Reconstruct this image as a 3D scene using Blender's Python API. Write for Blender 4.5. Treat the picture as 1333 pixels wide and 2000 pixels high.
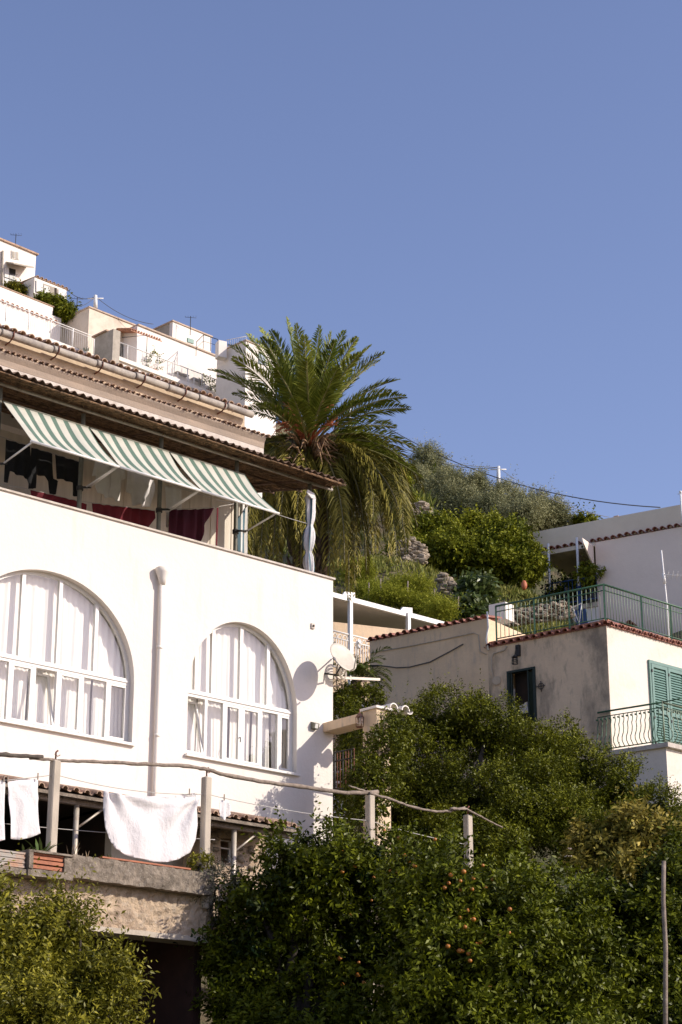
import bpy, bmesh, math, random
import numpy as np
from mathutils import Vector, Matrix
from mathutils.geometry import tessellate_polygon
for o in list(bpy.data.objects): bpy.data.objects.remove(o)
S=bpy.context.scene; COL=S.collection
R_=math.radians
# ---------------------------------------------------------------- camera
FPX=3765.0; PITCH=R_(19.73); CAM=Vector((0,0,1.6))
cd=bpy.data.cameras.new('camera'); cam=bpy.data.objects.new('camera',cd); COL.objects.link(cam)
cam.location=CAM; cam.rotation_euler=(R_(90)+PITCH,0,0)
cd.sensor_fit='VERTICAL'; cd.sensor_height=36; cd.lens=FPX/2000*36; cd.clip_end=3000; cd.clip_start=.5
S.camera=cam
# ---------------------------------------------------------------- light
SUN_AZ=103; SUN_EL=30
W=bpy.data.worlds.new('World'); S.world=W; W.use_nodes=True
nt=W.node_tree; nt.nodes.clear()
out=nt.nodes.new('ShaderNodeOutputWorld'); bg=nt.nodes.new('ShaderNodeBackground')
sky=nt.nodes.new('ShaderNodeTexSky'); sky.sky_type='NISHITA'; sky.sun_disc=False
sky.sun_elevation=R_(SUN_EL); sky.sun_rotation=R_(SUN_AZ); sky.air_density=1.0; sky.dust_density=.9; sky.ozone_density=2.2; sky.altitude=100
mixc=nt.nodes.new('ShaderNodeMix'); mixc.data_type='RGBA'; mixc.blend_type='MULTIPLY'; mixc.inputs[0].default_value=1
mixc.inputs[7].default_value=(1.18,1.0,1.10,1)
nt.links.new(sky.outputs[0],mixc.inputs[6]); nt.links.new(mixc.outputs[2],bg.inputs[0])
bg.inputs[1].default_value=.153; nt.links.new(bg.outputs[0],out.inputs[0])
sd=bpy.data.lights.new('sun','SUN'); sd.energy=4.4; sd.angle=R_(.5); sd.color=(1,.92,.81)
sun=bpy.data.objects.new('sun',sd); COL.objects.link(sun)
sv=Vector((math.sin(R_(SUN_AZ))*math.cos(R_(SUN_EL)),math.cos(R_(SUN_AZ))*math.cos(R_(SUN_EL)),math.sin(R_(SUN_EL))))
sun.rotation_euler=sv.to_track_quat('Z','Y').to_euler(); sun.location=(40,0,60)
S.view_settings.view_transform='Standard'; S.view_settings.look='None'; S.view_settings.exposure=.11; S.view_settings.gamma=1
S.render.engine='CYCLES'; S.render.resolution_x=682; S.render.resolution_y=1024
S.cycles.max_bounces=8; S.cycles.transparent_max_bounces=12
# ---------------------------------------------------------------- pixel rays and frames
def ray(px,py):
    x=(px-666.5)/FPX; y=(1000-py)/FPX
    return Vector((x, math.cos(PITCH)-y*math.sin(PITCH), math.sin(PITCH)+y*math.cos(PITCH)))
def PX(px,py,Y):
    d=ray(px,py); return CAM+d*(Y/d.y)
class Fr:
    """vertical wall frame: a along the wall, b out of it, z up"""
    def __init__(s,o,az):
        az=R_(az); s.o=Vector((o[0],o[1],0)); s.u=Vector((math.sin(az),math.cos(az),0)); s.n=Vector((math.cos(az),-math.sin(az),0))
    def W(s,px,py,b=0):
        d=ray(px,py); return CAM+d*(((s.o-CAM).dot(s.n)+b)/d.dot(s.n))
    def WA(s,px,py,a=0):
        d=ray(px,py); return CAM+d*(((s.o-CAM).dot(s.u)+a)/d.dot(s.u))
    def az(s,px,py,b=0):
        w=s.W(px,py,b); return ((w-s.o).dot(s.u),w.z)
    def ab(s,w): return ((w-s.o).dot(s.u),(w-s.o).dot(s.n),w.z)
    def P(s,a,b,z): return s.o+s.u*a+s.n*b+Vector((0,0,z))
C0=PX(651,1133,36); F=Fr(C0,48.3)
C1=PX(1185,1232,42); R=Fr(C1,48.3); L=Fr(C1,-53.7)     # L: outward is b<0
C2=PX(1160,1065,60); T=Fr(C2,-58.8)                    # T: outward is b<0
G=Fr(PX(355,700,90),44.3)
Z=Vector((0,0,1))
# ---------------------------------------------------------------- mesh helpers
class MB:
    def __init__(s): s.v=[]; s.f=[]; s.m=[]; s.sm=[]
    def add(s,vs,fs,m=0,smooth=False):
        k=len(s.v); s.v+= [Vector(v) for v in vs]
        for f in fs: s.f.append([i+k for i in f]); s.m.append(m); s.sm.append(smooth)
        return s
    def box(s,o,U,V,Wv,m=0):
        o=Vector(o);U=Vector(U);V=Vector(V);Wv=Vector(Wv)
        vs=[o,o+U,o+U+V,o+V,o+Wv,o+U+Wv,o+U+V+Wv,o+V+Wv]
        fs=[(3,2,1,0),(4,5,6,7),(0,1,5,4),(1,2,6,5),(2,3,7,6),(3,0,4,7)]
        if U.cross(V).dot(Wv)<0: fs=[f[::-1] for f in fs]
        return s.add(vs,fs,m)
    def fbox(s,fr,a0,a1,b0,b1,z0,z1,m=0):
        return s.box(fr.P(a0,b0,z0),fr.u*(a1-a0),fr.n*(b1-b0),Z*(z1-z0),m)
    def tube(s,pts,r,n=8,m=0,smooth=True,caps=True):
        pts=[Vector(p) for p in pts]; N=len(pts)
        rs=r if isinstance(r,(list,tuple)) else [r]*N
        vs=[]; prev=None
        for i,p in enumerate(pts):
            t=(pts[min(i+1,N-1)]-pts[max(i-1,0)]).normalized()
            if prev is None:
                ref=Z if abs(t.z)<.9 else Vector((1,0,0)); x=t.cross(ref).normalized()
            else:
                x=(prev-t*prev.dot(t)).normalized()
            prev=x; y=t.cross(x)
            for k in range(n):
                an=2*math.pi*k/n; vs.append(p+(x*math.cos(an)+y*math.sin(an))*rs[i])
        fs=[(i*n+k,i*n+(k+1)%n,(i+1)*n+(k+1)%n,(i+1)*n+k) for i in range(N-1) for k in range(n)]
        k0=len(s.v); s.add(vs,fs,m,smooth)
        if caps:
            s.f.append([k0+i for i in range(n)][::-1]); s.m.append(m); s.sm.append(False)
            s.f.append([k0+(N-1)*n+i for i in range(n)]); s.m.append(m); s.sm.append(False)
        return s
    def prism(s,poly,vec,m=0):
        poly=[Vector(p) for p in poly]; vec=Vector(vec); n=len(poly)
        tris=tessellate_polygon([poly])
        vs=poly+[p+vec for p in poly]
        nr=sum(((poly[i]-poly[0]).cross(poly[(i+1)%n]-poly[0]) for i in range(n)),Vector((0,0,0)))
        fl=nr.dot(vec)>0
        fs=[]
        for t in tris:
            tn=(poly[t[1]]-poly[t[0]]).cross(poly[t[2]]-poly[t[0]])
            t=list(t)
            if tn.dot(vec)>0: t=t[::-1]
            fs.append(t); fs.append([i+n for i in t[::-1]])
        for i in range(n):
            j=(i+1)%n; f=(i,j,j+n,i+n)
            fs.append(f if fl else f[::-1])
        return s.add(vs,fs,m)
    def pprism(s,fr,pxs,b,t,m=0,perp=None):
        """polygon of picture points laid on the wall plane b, given thickness t outward"""
        return s.prism([fr.W(x,y,b) for x,y in pxs],fr.n*t,m)
    def sphere(s,c,r,m=0,seg=10,ring=6,sc=(1,1,1),jit=0,rnd=None):
        c=Vector(c); vs=[];
        for i in range(ring+1):
            th=math.pi*i/ring
            for k in range(seg):
                ph=2*math.pi*k/seg; q=1+(rnd.uniform(-jit,jit) if rnd else 0)
                vs.append(c+Vector((math.sin(th)*math.cos(ph)*sc[0],math.sin(th)*math.sin(ph)*sc[1],math.cos(th)*sc[2]))*r*q)
        fs=[(i*seg+k,(i+1)*seg+k,(i+1)*seg+(k+1)%seg,i*seg+(k+1)%seg) for i in range(ring) for k in range(seg)]
        return s.add(vs,fs,m,True)
    def merge(s,o):
        k=len(s.v); s.v+=o.v; s.f+=[[i+k for i in f] for f in o.f]; s.m+=o.m; s.sm+=o.sm; return s
    def build(s,name,mats,parent=None,loc=None,label=None):
        me=bpy.data.meshes.new(name)
        if parent is not None: off=parent['_w'] if '_w' in parent else (0,0,0)
        elif loc is not None: off=loc
        else:
            n=len(s.v); off=(sum(v.x for v in s.v)/n,sum(v.y for v in s.v)/n,min(v.z for v in s.v))
        off=Vector(off)
        me.from_pydata([tuple(v-off) for v in s.v],[],s.f)
        for m in (mats if isinstance(mats,(list,tuple)) else [mats]): me.materials.append(m)
        me.polygons.foreach_set('material_index',s.m); me.polygons.foreach_set('use_smooth',s.sm); me.update()
        o=bpy.data.objects.new(name,me); COL.objects.link(o); o['_w']=tuple(off)
        if parent is not None: o.parent=parent
        else: o.location=off
        if label: o['label']=label
        return o
def tag(o,label,cat,group=None):
    o['label']=label; o['category']=cat
    if group: o['group']=group
    return o
def thing(name,label,cat,loc,group=None):
    o=bpy.data.objects.new(name,None); COL.objects.link(o); o.location=loc; o['_w']=tuple(loc); o.empty_display_size=.3
    return tag(o,label,cat,group)
def rec(name,arr,mat,parent=None,off=(0,0,0),attr=None,smooth=False,nper=4):
    """fast mesh from numpy array of (n,nper,3) loose polygons"""
    n=arr.shape[0]; me=bpy.data.meshes.new(name)
    me.vertices.add(n*nper); me.vertices.foreach_set('co',(arr-np.array(off)).reshape(-1).astype(np.float32))
    me.loops.add(n*nper); me.loops.foreach_set('vertex_index',np.arange(n*nper,dtype=np.int32))
    me.polygons.add(n); me.polygons.foreach_set('loop_start',np.arange(n,dtype=np.int32)*nper)
    me.update(calc_edges=True)
    if attr is not None:
        at=me.attributes.new('tint','FLOAT','FACE'); at.data.foreach_set('value',attr.astype(np.float32))
    me.materials.append(mat)
    o=bpy.data.objects.new(name,me); COL.objects.link(o)
    if parent is not None: o.parent=parent
    else: o.location=off
    o['_w']=tuple(off)
    return o
# ---------------------------------------------------------------- materials
def mat(name,col,rough=.8,col2=None,nscale=3,nmix=(.4,.6),bump=None,metal=0,spec=None,stretch=None,trans=0,layers=(),detail=6):
    m=bpy.data.materials.new(name); m.use_nodes=True; t=m.node_tree; p=t.nodes['Principled BSDF']
    def rgba(c): return (c[0],c[1],c[2],1)
    p.inputs['Base Color'].default_value=rgba(col); p.inputs['Roughness'].default_value=rough; p.inputs['Metallic'].default_value=metal
    if spec is not None: p.inputs['Specular IOR Level'].default_value=spec
    tc=t.nodes.new('ShaderNodeTexCoord'); prev=None
    def noise(scale,st,det=detail):
        mp=t.nodes.new('ShaderNodeMapping'); t.links.new(tc.outputs['Object'],mp.inputs[0]); mp.inputs['Scale'].default_value=st or (1,1,1)
        nz=t.nodes.new('ShaderNodeTexNoise'); nz.inputs['Scale'].default_value=scale; nz.inputs['Detail'].default_value=det; nz.inputs['Roughness'].default_value=.68
        t.links.new(mp.outputs[0],nz.inputs['Vector']); return nz
    ly=list(layers)
    if col2 is not None: ly.insert(0,(col2,nscale,nmix,stretch))
    for (c,sc,mx,st) in ly:
        nz=noise(sc,st); rp=t.nodes.new('ShaderNodeMapRange'); rp.inputs[1].default_value=mx[0]; rp.inputs[2].default_value=mx[1]
        if len(mx)>2: rp.inputs[4].default_value=mx[2]
        t.links.new(nz.outputs[0],rp.inputs[0])
        mm=t.nodes.new('ShaderNodeMix'); mm.data_type='RGBA'; t.links.new(rp.outputs[0],mm.inputs[0])
        if prev is None: mm.inputs[6].default_value=rgba(col)
        else: t.links.new(prev,mm.inputs[6])
        mm.inputs[7].default_value=rgba(c); prev=mm.outputs[2]
    if prev is not None: t.links.new(prev,p.inputs['Base Color'])
    if bump:
        nz=noise(bump[0],bump[2] if len(bump)>2 else None,8); bp=t.nodes.new('ShaderNodeBump'); bp.inputs['Strength'].default_value=bump[1]; bp.inputs['Distance'].default_value=.02 if len(bump)<4 else bump[3]
        t.links.new(nz.outputs[0],bp.inputs['Height']); t.links.new(bp.outputs[0],p.inputs['Normal'])
    if trans:
        tr=t.nodes.new('ShaderNodeBsdfTranslucent'); mx=t.nodes.new('ShaderNodeMixShader'); mx.inputs[0].default_value=trans
        if prev is not None: t.links.new(prev,tr.inputs[0])
        else: tr.inputs[0].default_value=rgba(col)
        o=t.nodes['Material Output']; t.links.new(p.outputs[0],mx.inputs[1]); t.links.new(tr.outputs[0],mx.inputs[2]); t.links.new(mx.outputs[0],o.inputs[0])
    return m
def leafmat(name,c0,c1,rough=.38,trans=.22,spec=.5):
    m=bpy.data.materials.new(name); m.use_nodes=True; t=m.node_tree; p=t.nodes['Principled BSDF']
    at=t.nodes.new('ShaderNodeAttribute'); at.attribute_name='tint'
    mx=t.nodes.new('ShaderNodeMix'); mx.data_type='RGBA'; mx.inputs[6].default_value=(*c0,1); mx.inputs[7].default_value=(*c1,1)
    pw=t.nodes.new('ShaderNodeMath'); pw.operation='POWER'; pw.inputs[1].default_value=1.15; t.links.new(at.outputs['Fac'],pw.inputs[0]); t.links.new(pw.outputs[0],mx.inputs[0]); t.links.new(mx.outputs[2],p.inputs['Base Color'])
    p.inputs['Roughness'].default_value=rough; p.inputs['Specular IOR Level'].default_value=spec
    tr=t.nodes.new('ShaderNodeBsdfTranslucent'); ms=t.nodes.new('ShaderNodeMixShader'); ms.inputs[0].default_value=trans
    t.links.new(mx.outputs[2],tr.inputs[0]); t.links.new(p.outputs[0],ms.inputs[1]); t.links.new(tr.outputs[0],ms.inputs[2]); t.links.new(ms.outputs[0],t.nodes['Material Output'].inputs[0])
    return m
M={}
M['stucco']=mat('white_stucco',(.80,.735,.66),.85,(.76,.695,.62),.9,(.40,.75),bump=(9,.4),layers=[((.60,.53,.45),4,(.56,.78,.5),(1,1,.12)),((.66,.59,.52),14,(.68,.80,.5),(1,1,.5))])
M['trim']=mat('window_paint',(.80,.77,.72),.45,(.72,.68,.62),6,(.5,.8))
M['coping']=mat('coping_stone',(.62,.55,.48),.8,(.45,.38,.32),5,(.4,.7),bump=(30,.4))
M['curtain']=mat('curtain_voile',(.95,.90,.84),.9,trans=.08)
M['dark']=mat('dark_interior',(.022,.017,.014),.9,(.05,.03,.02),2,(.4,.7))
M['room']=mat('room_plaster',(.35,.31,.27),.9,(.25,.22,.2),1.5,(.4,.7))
M['terrace_wall']=mat('terrace_panel',(.72,.65,.54),.8,(.60,.53,.43),2,(.4,.7),stretch=(6,6,.4))
M['beige_stone']=mat('pale_tufa_blocks',(.66,.52,.36),.9,(.48,.36,.24),2.2,(.35,.65),bump=(14,.7),layers=[((.25,.2,.16),7,(.62,.8),None)])
M['cornice']=mat('shade_toned_cornice',(.43,.33,.25),.9,(.30,.24,.19),1.6,(.35,.7),bump=(16,.5),stretch=(.6,.6,3))  # moulding, its brown tone carrying the shade under the drip tiles
M['gutter']=mat('grey_gutter',(.42,.37,.31),.7,(.22,.19,.17),5,(.4,.65),bump=(20,.4))
M['terracotta']=mat('terracotta',(.50,.23,.13),.8,(.28,.13,.08),6,(.35,.65),bump=(25,.4),layers=[((.55,.42,.33),14,(.58,.72),None)])
M['oldtile']=mat('weathered_tile',(.55,.36,.24),.85,(.25,.17,.12),5,(.35,.65),bump=(25,.5),layers=[((.55,.50,.42),9,(.6,.75),None)])
M['redtile']=mat('red_glazed_tile',(.34,.12,.075),.65,(.19,.07,.05),7,(.4,.65),bump=(25,.3))
M['rust']=mat('rusty_sheet',(.17,.095,.055),.8,(.10,.06,.04),6,(.35,.65),bump=(22,.5),layers=[((.25,.17,.11),11,(.58,.75),None)])
M['reed']=mat('reed_mat',(.36,.21,.11),.9,(.07,.045,.025),9,(.35,.62),bump=(30,.8))
M['pipe']=mat('galvanised_pipe',(.50,.44,.36),.5,(.30,.20,.13),7,(.5,.72),metal=.3)
M['steelpost']=mat('painted_post',(.17,.16,.12),.6,(.10,.10,.075),6,(.4,.7))
M['whitemetal']=mat('white_metal',(.78,.76,.72),.4,(.66,.62,.56),8,(.55,.8))
M['awn_w']=mat('awning_cream',(.72,.70,.60),.85,(.64,.62,.53),3,(.4,.7),trans=.3,bump=(60,.1))
M['awn_g']=mat('awning_green',(.17,.26,.20),.85,(.13,.21,.16),3,(.4,.7),trans=.3,bump=(60,.1))
M['black_cloth']=mat('black_cloth',(.012,.012,.014),.95)
M['red_cloth']=mat('wine_cloth',(.16,.008,.018),.85,(.10,.006,.014),4,(.4,.7),trans=.15)
M['plum_cloth']=mat('plum_cloth',(.09,.008,.028),.85,(.06,.006,.02),4,(.4,.7),trans=.15)
M['white_cloth']=mat('white_cotton',(.84,.80,.79),.9,(.78,.74,.73),3,(.4,.7),trans=.12,bump=(5,.7,(1,1,.6),.05))
M['shirt']=mat('white_shirt',(.85,.82,.77),.9,(.76,.73,.68),5,(.4,.7),trans=.2)
M['blue_stripe']=mat('blue_stripe',(.12,.20,.24),.9,trans=.2)
M['concrete']=mat('concrete_post',(.54,.46,.36),.85,(.40,.34,.27),7,(.4,.7),bump=(40,.3),stretch=(1,1,.3))
M['oldconcrete']=mat('lichen_concrete',(.31,.25,.19),.95,(.15,.12,.09),5,(.35,.62),bump=(18,1,None,.03),layers=[((.38,.33,.26),22,(.55,.7),None)])
M['roughwall']=mat('rough_render',(.62,.47,.32),.95,(.36,.26,.18),3.2,(.42,.68),bump=(16,1,None,.05),layers=[((.55,.46,.36),11,(.52,.7),None),((.12,.09,.07),17,(.64,.74),None)])
M['brick']=mat('hollow_brick',(.45,.17,.09),.85,(.30,.12,.07),6,(.4,.7),bump=(30,.4))
M['branch']=mat('weathered_branch',(.34,.27,.21),.9,(.17,.13,.10),9,(.35,.65),bump=(35,.6))
M['darkbranch']=mat('dark_branch',(.12,.10,.075),.9,(.07,.05,.04),9,(.35,.65),bump=(35,.6))
M['bark']=mat('bark',(.07,.053,.04),.95,(.035,.028,.02),8,(.35,.65),bump=(20,.9))
M['iron']=mat('wrought_iron',(.03,.028,.026),.6)
M['rustiron']=mat('rusty_iron',(.20,.07,.04),.8,(.10,.04,.025),20,(.4,.6))
M['copper']=mat('copper_lantern',(.30,.13,.08),.5,(.16,.09,.06),12,(.4,.6),metal=.4)
M['cable']=mat('cable_grey',(.08,.075,.07),.6)
M['palecable']=mat('cable_pale',(.62,.56,.46),.6,(.45,.38,.3),9,(.4,.6))
M['line']=mat('clothesline',(.45,.42,.38),.7)
M['dish']=mat('dish_cream',(.62,.56,.46),.5,(.50,.44,.35),4,(.4,.7))
# stained plaster on the shaded wall
M['plaster']=mat('beige_plaster',(.80,.61,.41),.9,(.70,.53,.35),1.2,(.35,.65),bump=(12,.4),layers=[((.46,.36,.26),1.1,(.55,.75,.7),(1,1,.45)),((.52,.42,.33),9,(.55,.75),(1,1,.2))])
M['stained']=mat('stained_plaster',(.80,.62,.43),.9,(.68,.52,.36),1.2,(.35,.65),bump=(12,.5),layers=[((.23,.19,.145),.85,(.46,.62,.85),(1,1,.5)),((.15,.13,.11),6,(.54,.74,.6),(1,1,.3)),((.62,.52,.40),12,(.60,.75,.6),(1,1,.12))])
M['limewash']=mat('lit_limewash',(.78,.70,.60),.9,(.67,.585,.48),1.5,(.5,.8),bump=(10,.4),layers=[((.50,.40,.31),4,(.62,.8,.6),(1,1,.2))])
M['greenshutter']=mat('sea_green_paint',(.12,.235,.195),.5,(.10,.195,.16),5,(.4,.7))
M['darkgreen']=mat('dark_green_paint',(.006,.022,.017),.6,(.004,.014,.011),5,(.4,.7))
M['railgreen']=mat('green_rail_paint',(.04,.12,.06),.5,(.10,.14,.08),14,(.5,.7))
M['railpale']=mat('faded_rail_paint',(.26,.33,.22),.55,(.36,.30,.20),18,(.5,.7))
M['roofedge']=mat('bleached_roof_edge',(.55,.43,.33),.9,(.40,.30,.23),3,(.4,.65))
M['glassblue']=mat('blue_grey_glass',(.16,.22,.28),.3)
M['bluepaint']=mat('blue_paint',(.02,.06,.18),.5)
M['twall']=mat('pinkish_render',(.86,.73,.62),.9,(.80,.67,.565),.8,(.4,.7),bump=(8,.3))
M['twall2']=mat('parapet_render',(.76,.66,.52),.9,(.69,.59,.46),.8,(.4,.7),bump=(8,.3))
M['villwhite']=mat('village_whitewash',(.82,.755,.68),.9,(.72,.65,.57),.5,(.5,.75),bump=(4,.3),layers=[((.52,.44,.36),1.6,(.66,.8,.6),(1,1,.3))])
M['villbeige']=mat('village_beige',(.70,.60,.48),.9,(.44,.37,.29),.6,(.45,.7),bump=(4,.4),layers=[((.30,.25,.2),2.5,(.6,.78,.6),(1,1,.4))])
M['villgrey']=mat('village_grey_concrete',(.45,.40,.33),.95,(.28,.25,.2),1,(.4,.65),bump=(5,.5))
M['shutter']=mat('pale_shutter',(.62,.60,.56),.6)
M['darkglass']=mat('dark_glass',(.02,.022,.022),.15)
M['soil']=mat('hillside_soil',(.17,.13,.075),.95,(.07,.09,.03),1.1,(.4,.62),bump=(6,.8,None,.1),layers=[((.20,.17,.11),4,(.55,.7),None)])
M['rock']=mat('dry_stone',(.43,.35,.26),.95,(.20,.16,.11),3,(.35,.65),bump=(9,.8,None,.04))
M['orange']=mat('orange_peel',(.48,.13,.016),.4,(.46,.20,.035),2,(.45,.6))
M['teal']=mat('teal_plastic',(.02,.16,.20),.5)
M['pergolaroof']=mat('slatted_white_panel',(.56,.52,.47),.5,(.50,.46,.42),3,(.4,.7))
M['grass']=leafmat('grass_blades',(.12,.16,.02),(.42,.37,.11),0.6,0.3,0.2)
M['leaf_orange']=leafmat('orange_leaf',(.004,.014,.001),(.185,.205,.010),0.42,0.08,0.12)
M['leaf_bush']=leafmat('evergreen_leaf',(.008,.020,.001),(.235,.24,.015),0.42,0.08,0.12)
M['leaf_loquat']=leafmat('yellowing_leaf',(.06,.07,.006),(.55,.42,.09),0.5,0.2,0.12)
M['leaf_shrub']=leafmat('olive_green_leaf',(.035,.045,.003),(.42,.37,.035),0.45,0.18,0.2)
M['leaf_olive']=leafmat('silver_olive_leaf',(.16,.17,.075),(.44,.42,.22),0.6,0.15,0.15)
M['leaf_citrus']=leafmat('hillside_leaf',(.025,.05,.002),(.36,.36,.03),0.5,0.15,0.1)
M['leaf_weed']=leafmat('weed_leaf',(.14,.17,.01),(.50,.48,.06),.6,.25,.1)
M['leaf_vine']=leafmat('vine_leaf',(.05,.09,.02),(.15,.17,.04),.4,.3)
M['palm']=leafmat('palm_leaflet',(.045,.075,.005),(.34,.36,.055),0.45,0.14,0.2)
M['palmdry']=leafmat('palm_old_leaflet',(.05,.055,.005),(.36,.295,.06),0.5,0.12,0.15)
M['rachis']=mat('palm_rib',(.22,.20,.07),.5)
M['redstalk']=mat('orange_fruit_stalk',(.45,.13,.05),.6)
M['palmtrunk']=mat('palm_trunk',(.16,.10,.06),.95,(.06,.04,.025),6,(.4,.6),bump=(12,1,None,.05))
def glassmat():
    m=bpy.data.materials.new('window_glass'); m.use_nodes=True; t=m.node_tree; t.nodes.clear()
    o=t.nodes.new('ShaderNodeOutputMaterial'); tr=t.nodes.new('ShaderNodeBsdfTransparent'); tr.inputs[0].default_value=(.985,.99,.985,1)
    gl=t.nodes.new('ShaderNodeBsdfGlossy'); gl.inputs['Roughness'].default_value=.0; lw=t.nodes.new('ShaderNodeLayerWeight'); lw.inputs[0].default_value=.5; pw=t.nodes.new('ShaderNodeMath'); pw.operation='POWER'; pw.inputs[1].default_value=4; t.links.new(lw.outputs['Facing'],pw.inputs[0]); fr=t.nodes.new('ShaderNodeMapRange'); fr.inputs[3].default_value=.06; fr.inputs[4].default_value=.9; t.links.new(pw.outputs[0],fr.inputs[0])
    ms=t.nodes.new('ShaderNodeMixShader'); t.links.new(fr.outputs[0],ms.inputs[0]); t.links.new(tr.outputs[0],ms.inputs[1]); t.links.new(gl.outputs[0],ms.inputs[2]); t.links.new(ms.outputs[0],o.inputs[0]); return m
M['glass']=glassmat()
# ================================================================ TERRAIN
rnd=random.Random(5)
cp=[]
for (x,y,Y) in ((-200,560,100),(100,720,98),(300,790,96),(450,840,95),(600,885,88),(720,915,80),(820,930,73),(1000,1010,70),(1120,1065,68),(1333,1090,68),(1600,1100,68),
                (680,1180,54),(700,1205,53),(780,1210,53),(860,1235,52.5),(1000,1250,52),(1150,1290,54),(1333,1300,54),(740,1110,60),(880,1105,62),(760,980,68),(990,1160,60),(1090,1240,58),(1200,1260,59),(1333,1260,60),(1100,1200,62),(1200,1230,63)):
    cp.append(PX(x,y,Y))
for (x,y,z) in ((-30,60,20),(-15,60,19),(-8,75,27),(-30,80,30),(5,44,10.5),(12,44,10.5),(20,46,11),(0,44,9.5),(0,38,7.5),(5,38,7),(12,38,7),(-15,40,8),(0,30,3.5),(8,30,3.5),(-8,25,2.5),(-20,30,4),(20,30,4),
                (0,50.5,12),(2,50.8,12),(4,50.5,12),(1,48,11.5),(4,48,11),(-2,50,12),(0,20,1.6),(15,20,1.6),(-15,20,1.6),(0,10,.3),(0,0,0),(-20,0,0),(20,0,0),(0,-20,-.5),(-50,-20,-.5),(50,-20,-.5),(0,130,26),(-40,130,45),(40,130,18),(-60,60,20),(60,50,12),(60,70,22),(-60,100,40)):
    cp.append(Vector((x,y,z)))
cpa=np.array([tuple(c) for c in cp])
def hz(x,y):
    d2=(cpa[:,0]-x)**2*.8+(cpa[:,1]-y)**2+.3
    w=d2**-1.9; return float((w*cpa[:,2]).sum()/w.sum())
mb=MB(); xs=list(np.arange(-30,40.1,1.0)); ys=list(np.arange(0,110.1,1.0))
xs=[-900,-300,-120,-60]+xs+[60,120,300,900]; ys=[-300,-80,-20]+ys+[130,300,1500]
for y in ys:
    for x in xs:
        e=max(0,abs(x)-60)/800; z=hz(max(-60,min(60,x)),max(-20,min(130,y)))*(1-min(1,e))
        if y>140: z=-5
        z+=.12*math.sin(x*2.1+y*.7)+.1*math.sin(y*1.9-x*1.3)
        mb.v.append(Vector((x,y,z)))
nx=len(xs)
for j in range(len(ys)-1):
    for i in range(nx-1):
        mb.f.append([j*nx+i,j*nx+i+1,(j+1)*nx+i+1,(j+1)*nx+i]); mb.m.append(0); mb.sm.append(True)
g=mb.build('hillside_ground',M['soil'],loc=(0,0,0)); g['kind']='structure'
# ================================================================ helpers for building pieces
def arch_pts(cx,hw,zs,zt,n=28,p=2.0,hwl=None):
    """outline from right spring over the top to left spring"""
    r=[]
    for i in range(n+1):
        th=math.pi*i/n; c=math.cos(th); s=math.sin(th)
        h=hw if c>=0 or hwl is None else hwl
        r.append((cx+h*math.copysign(abs(c)**(2/p),c),zs+(zt-zs)*abs(s)**(2/p)))
    return r
def holed_wall(mb,fr,b,t,outer,holes,m=0):
    """flat wall slab, front at b, thickness t behind it, with reveals round the holes"""
    loops=[outer]+holes; flat=[p for l in loops for p in l]
    tris=tessellate_polygon([[Vector((a,z,0)) for a,z in l] for l in loops])
    for bb,sg in ((b,1),(b-t,-1)):
        vs=[fr.P(a,bb,z) for a,z in flat]; fs=[]
        for tr in tris:
            tr=list(tr); nrm=(vs[tr[1]]-vs[tr[0]]).cross(vs[tr[2]]-vs[tr[0]])
            if nrm.dot(fr.n)*sg<0: tr=tr[::-1]
            fs.append(tr)
        mb.add(vs,fs,m)
    for l in loops:
        n=len(l); vs=[fr.P(a,b,z) for a,z in l]+[fr.P(a,b-t,z) for a,z in l]
        mb.add(vs,[(i,(i+1)%n,(i+1)%n+n,i+n) for i in range(n)],m)
def tile_row(mb,fr,a0,a1,b,z,out=.12,per=.2,depth=.5,rise=.12,sgn=1,m=0,seed=0,rt=None):
    """barrel tiles: caps side by side, mouth at b+out"""
    rn=random.Random(seed); n=max(1,int(abs(a1-a0)/per)); 
    for i in range(n):
        ac=a0+(a1-a0)*(i+.5)/n; r=abs(a1-a0)/n*.36*(rt or 1); jo=rn.uniform(-.02,.02); jz=rn.uniform(-.01,.01)
        for (bb0,bb1,zz0,zz1) in ((b+sgn*(out+jo),b-sgn*depth,z+jz,z+jz+rise*depth/.5),):
            vs=[];k=6
            for (B,ZZ,rr) in ((bb0,zz0,r),(bb1,zz1,r*.85)):
                for q in (1,.78):
                    for j in range(k+1):
                        an=math.pi*j/k; vs.append(fr.P(ac-rr*q*math.cos(an),B,ZZ+rr*q*math.sin(an)))
            s=k+1; fs=[]
            for j in range(k):
                fs+=[(j,j+1,2*s+j+1,2*s+j),(s+j+1,s+j,3*s+j,3*s+j+1),(j+1,j,s+j,s+j+1)]
            mb.add(vs,fs,m,False)
        # pan tile between
        p=abs(a1-a0)/n/2; vs=[]
        for (B,ZZ) in ((b+sgn*(out*.7+jo),z-.005),(b-sgn*depth,z+rise*depth/.5-.005)):
            for j in range(5):
                an=math.pi*j/4; vs.append(fr.P(ac+p-r*.8*math.cos(an),B,ZZ+.03-r*.5*math.sin(an)))
            for j in range(5):
                an=math.pi*j/4; vs.append(fr.P(ac+p-r*.8*math.cos(an),B,ZZ+.012-r*.5*math.sin(an)))
        mb.add(vs,[(j,j+1,j+11,j+10) for j in range(4)]+[(j+6,j+5,j+15,j+16) for j in range(4)]+[(j,j+5,j+6,j+1) for j in range(4)],m)
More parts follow.
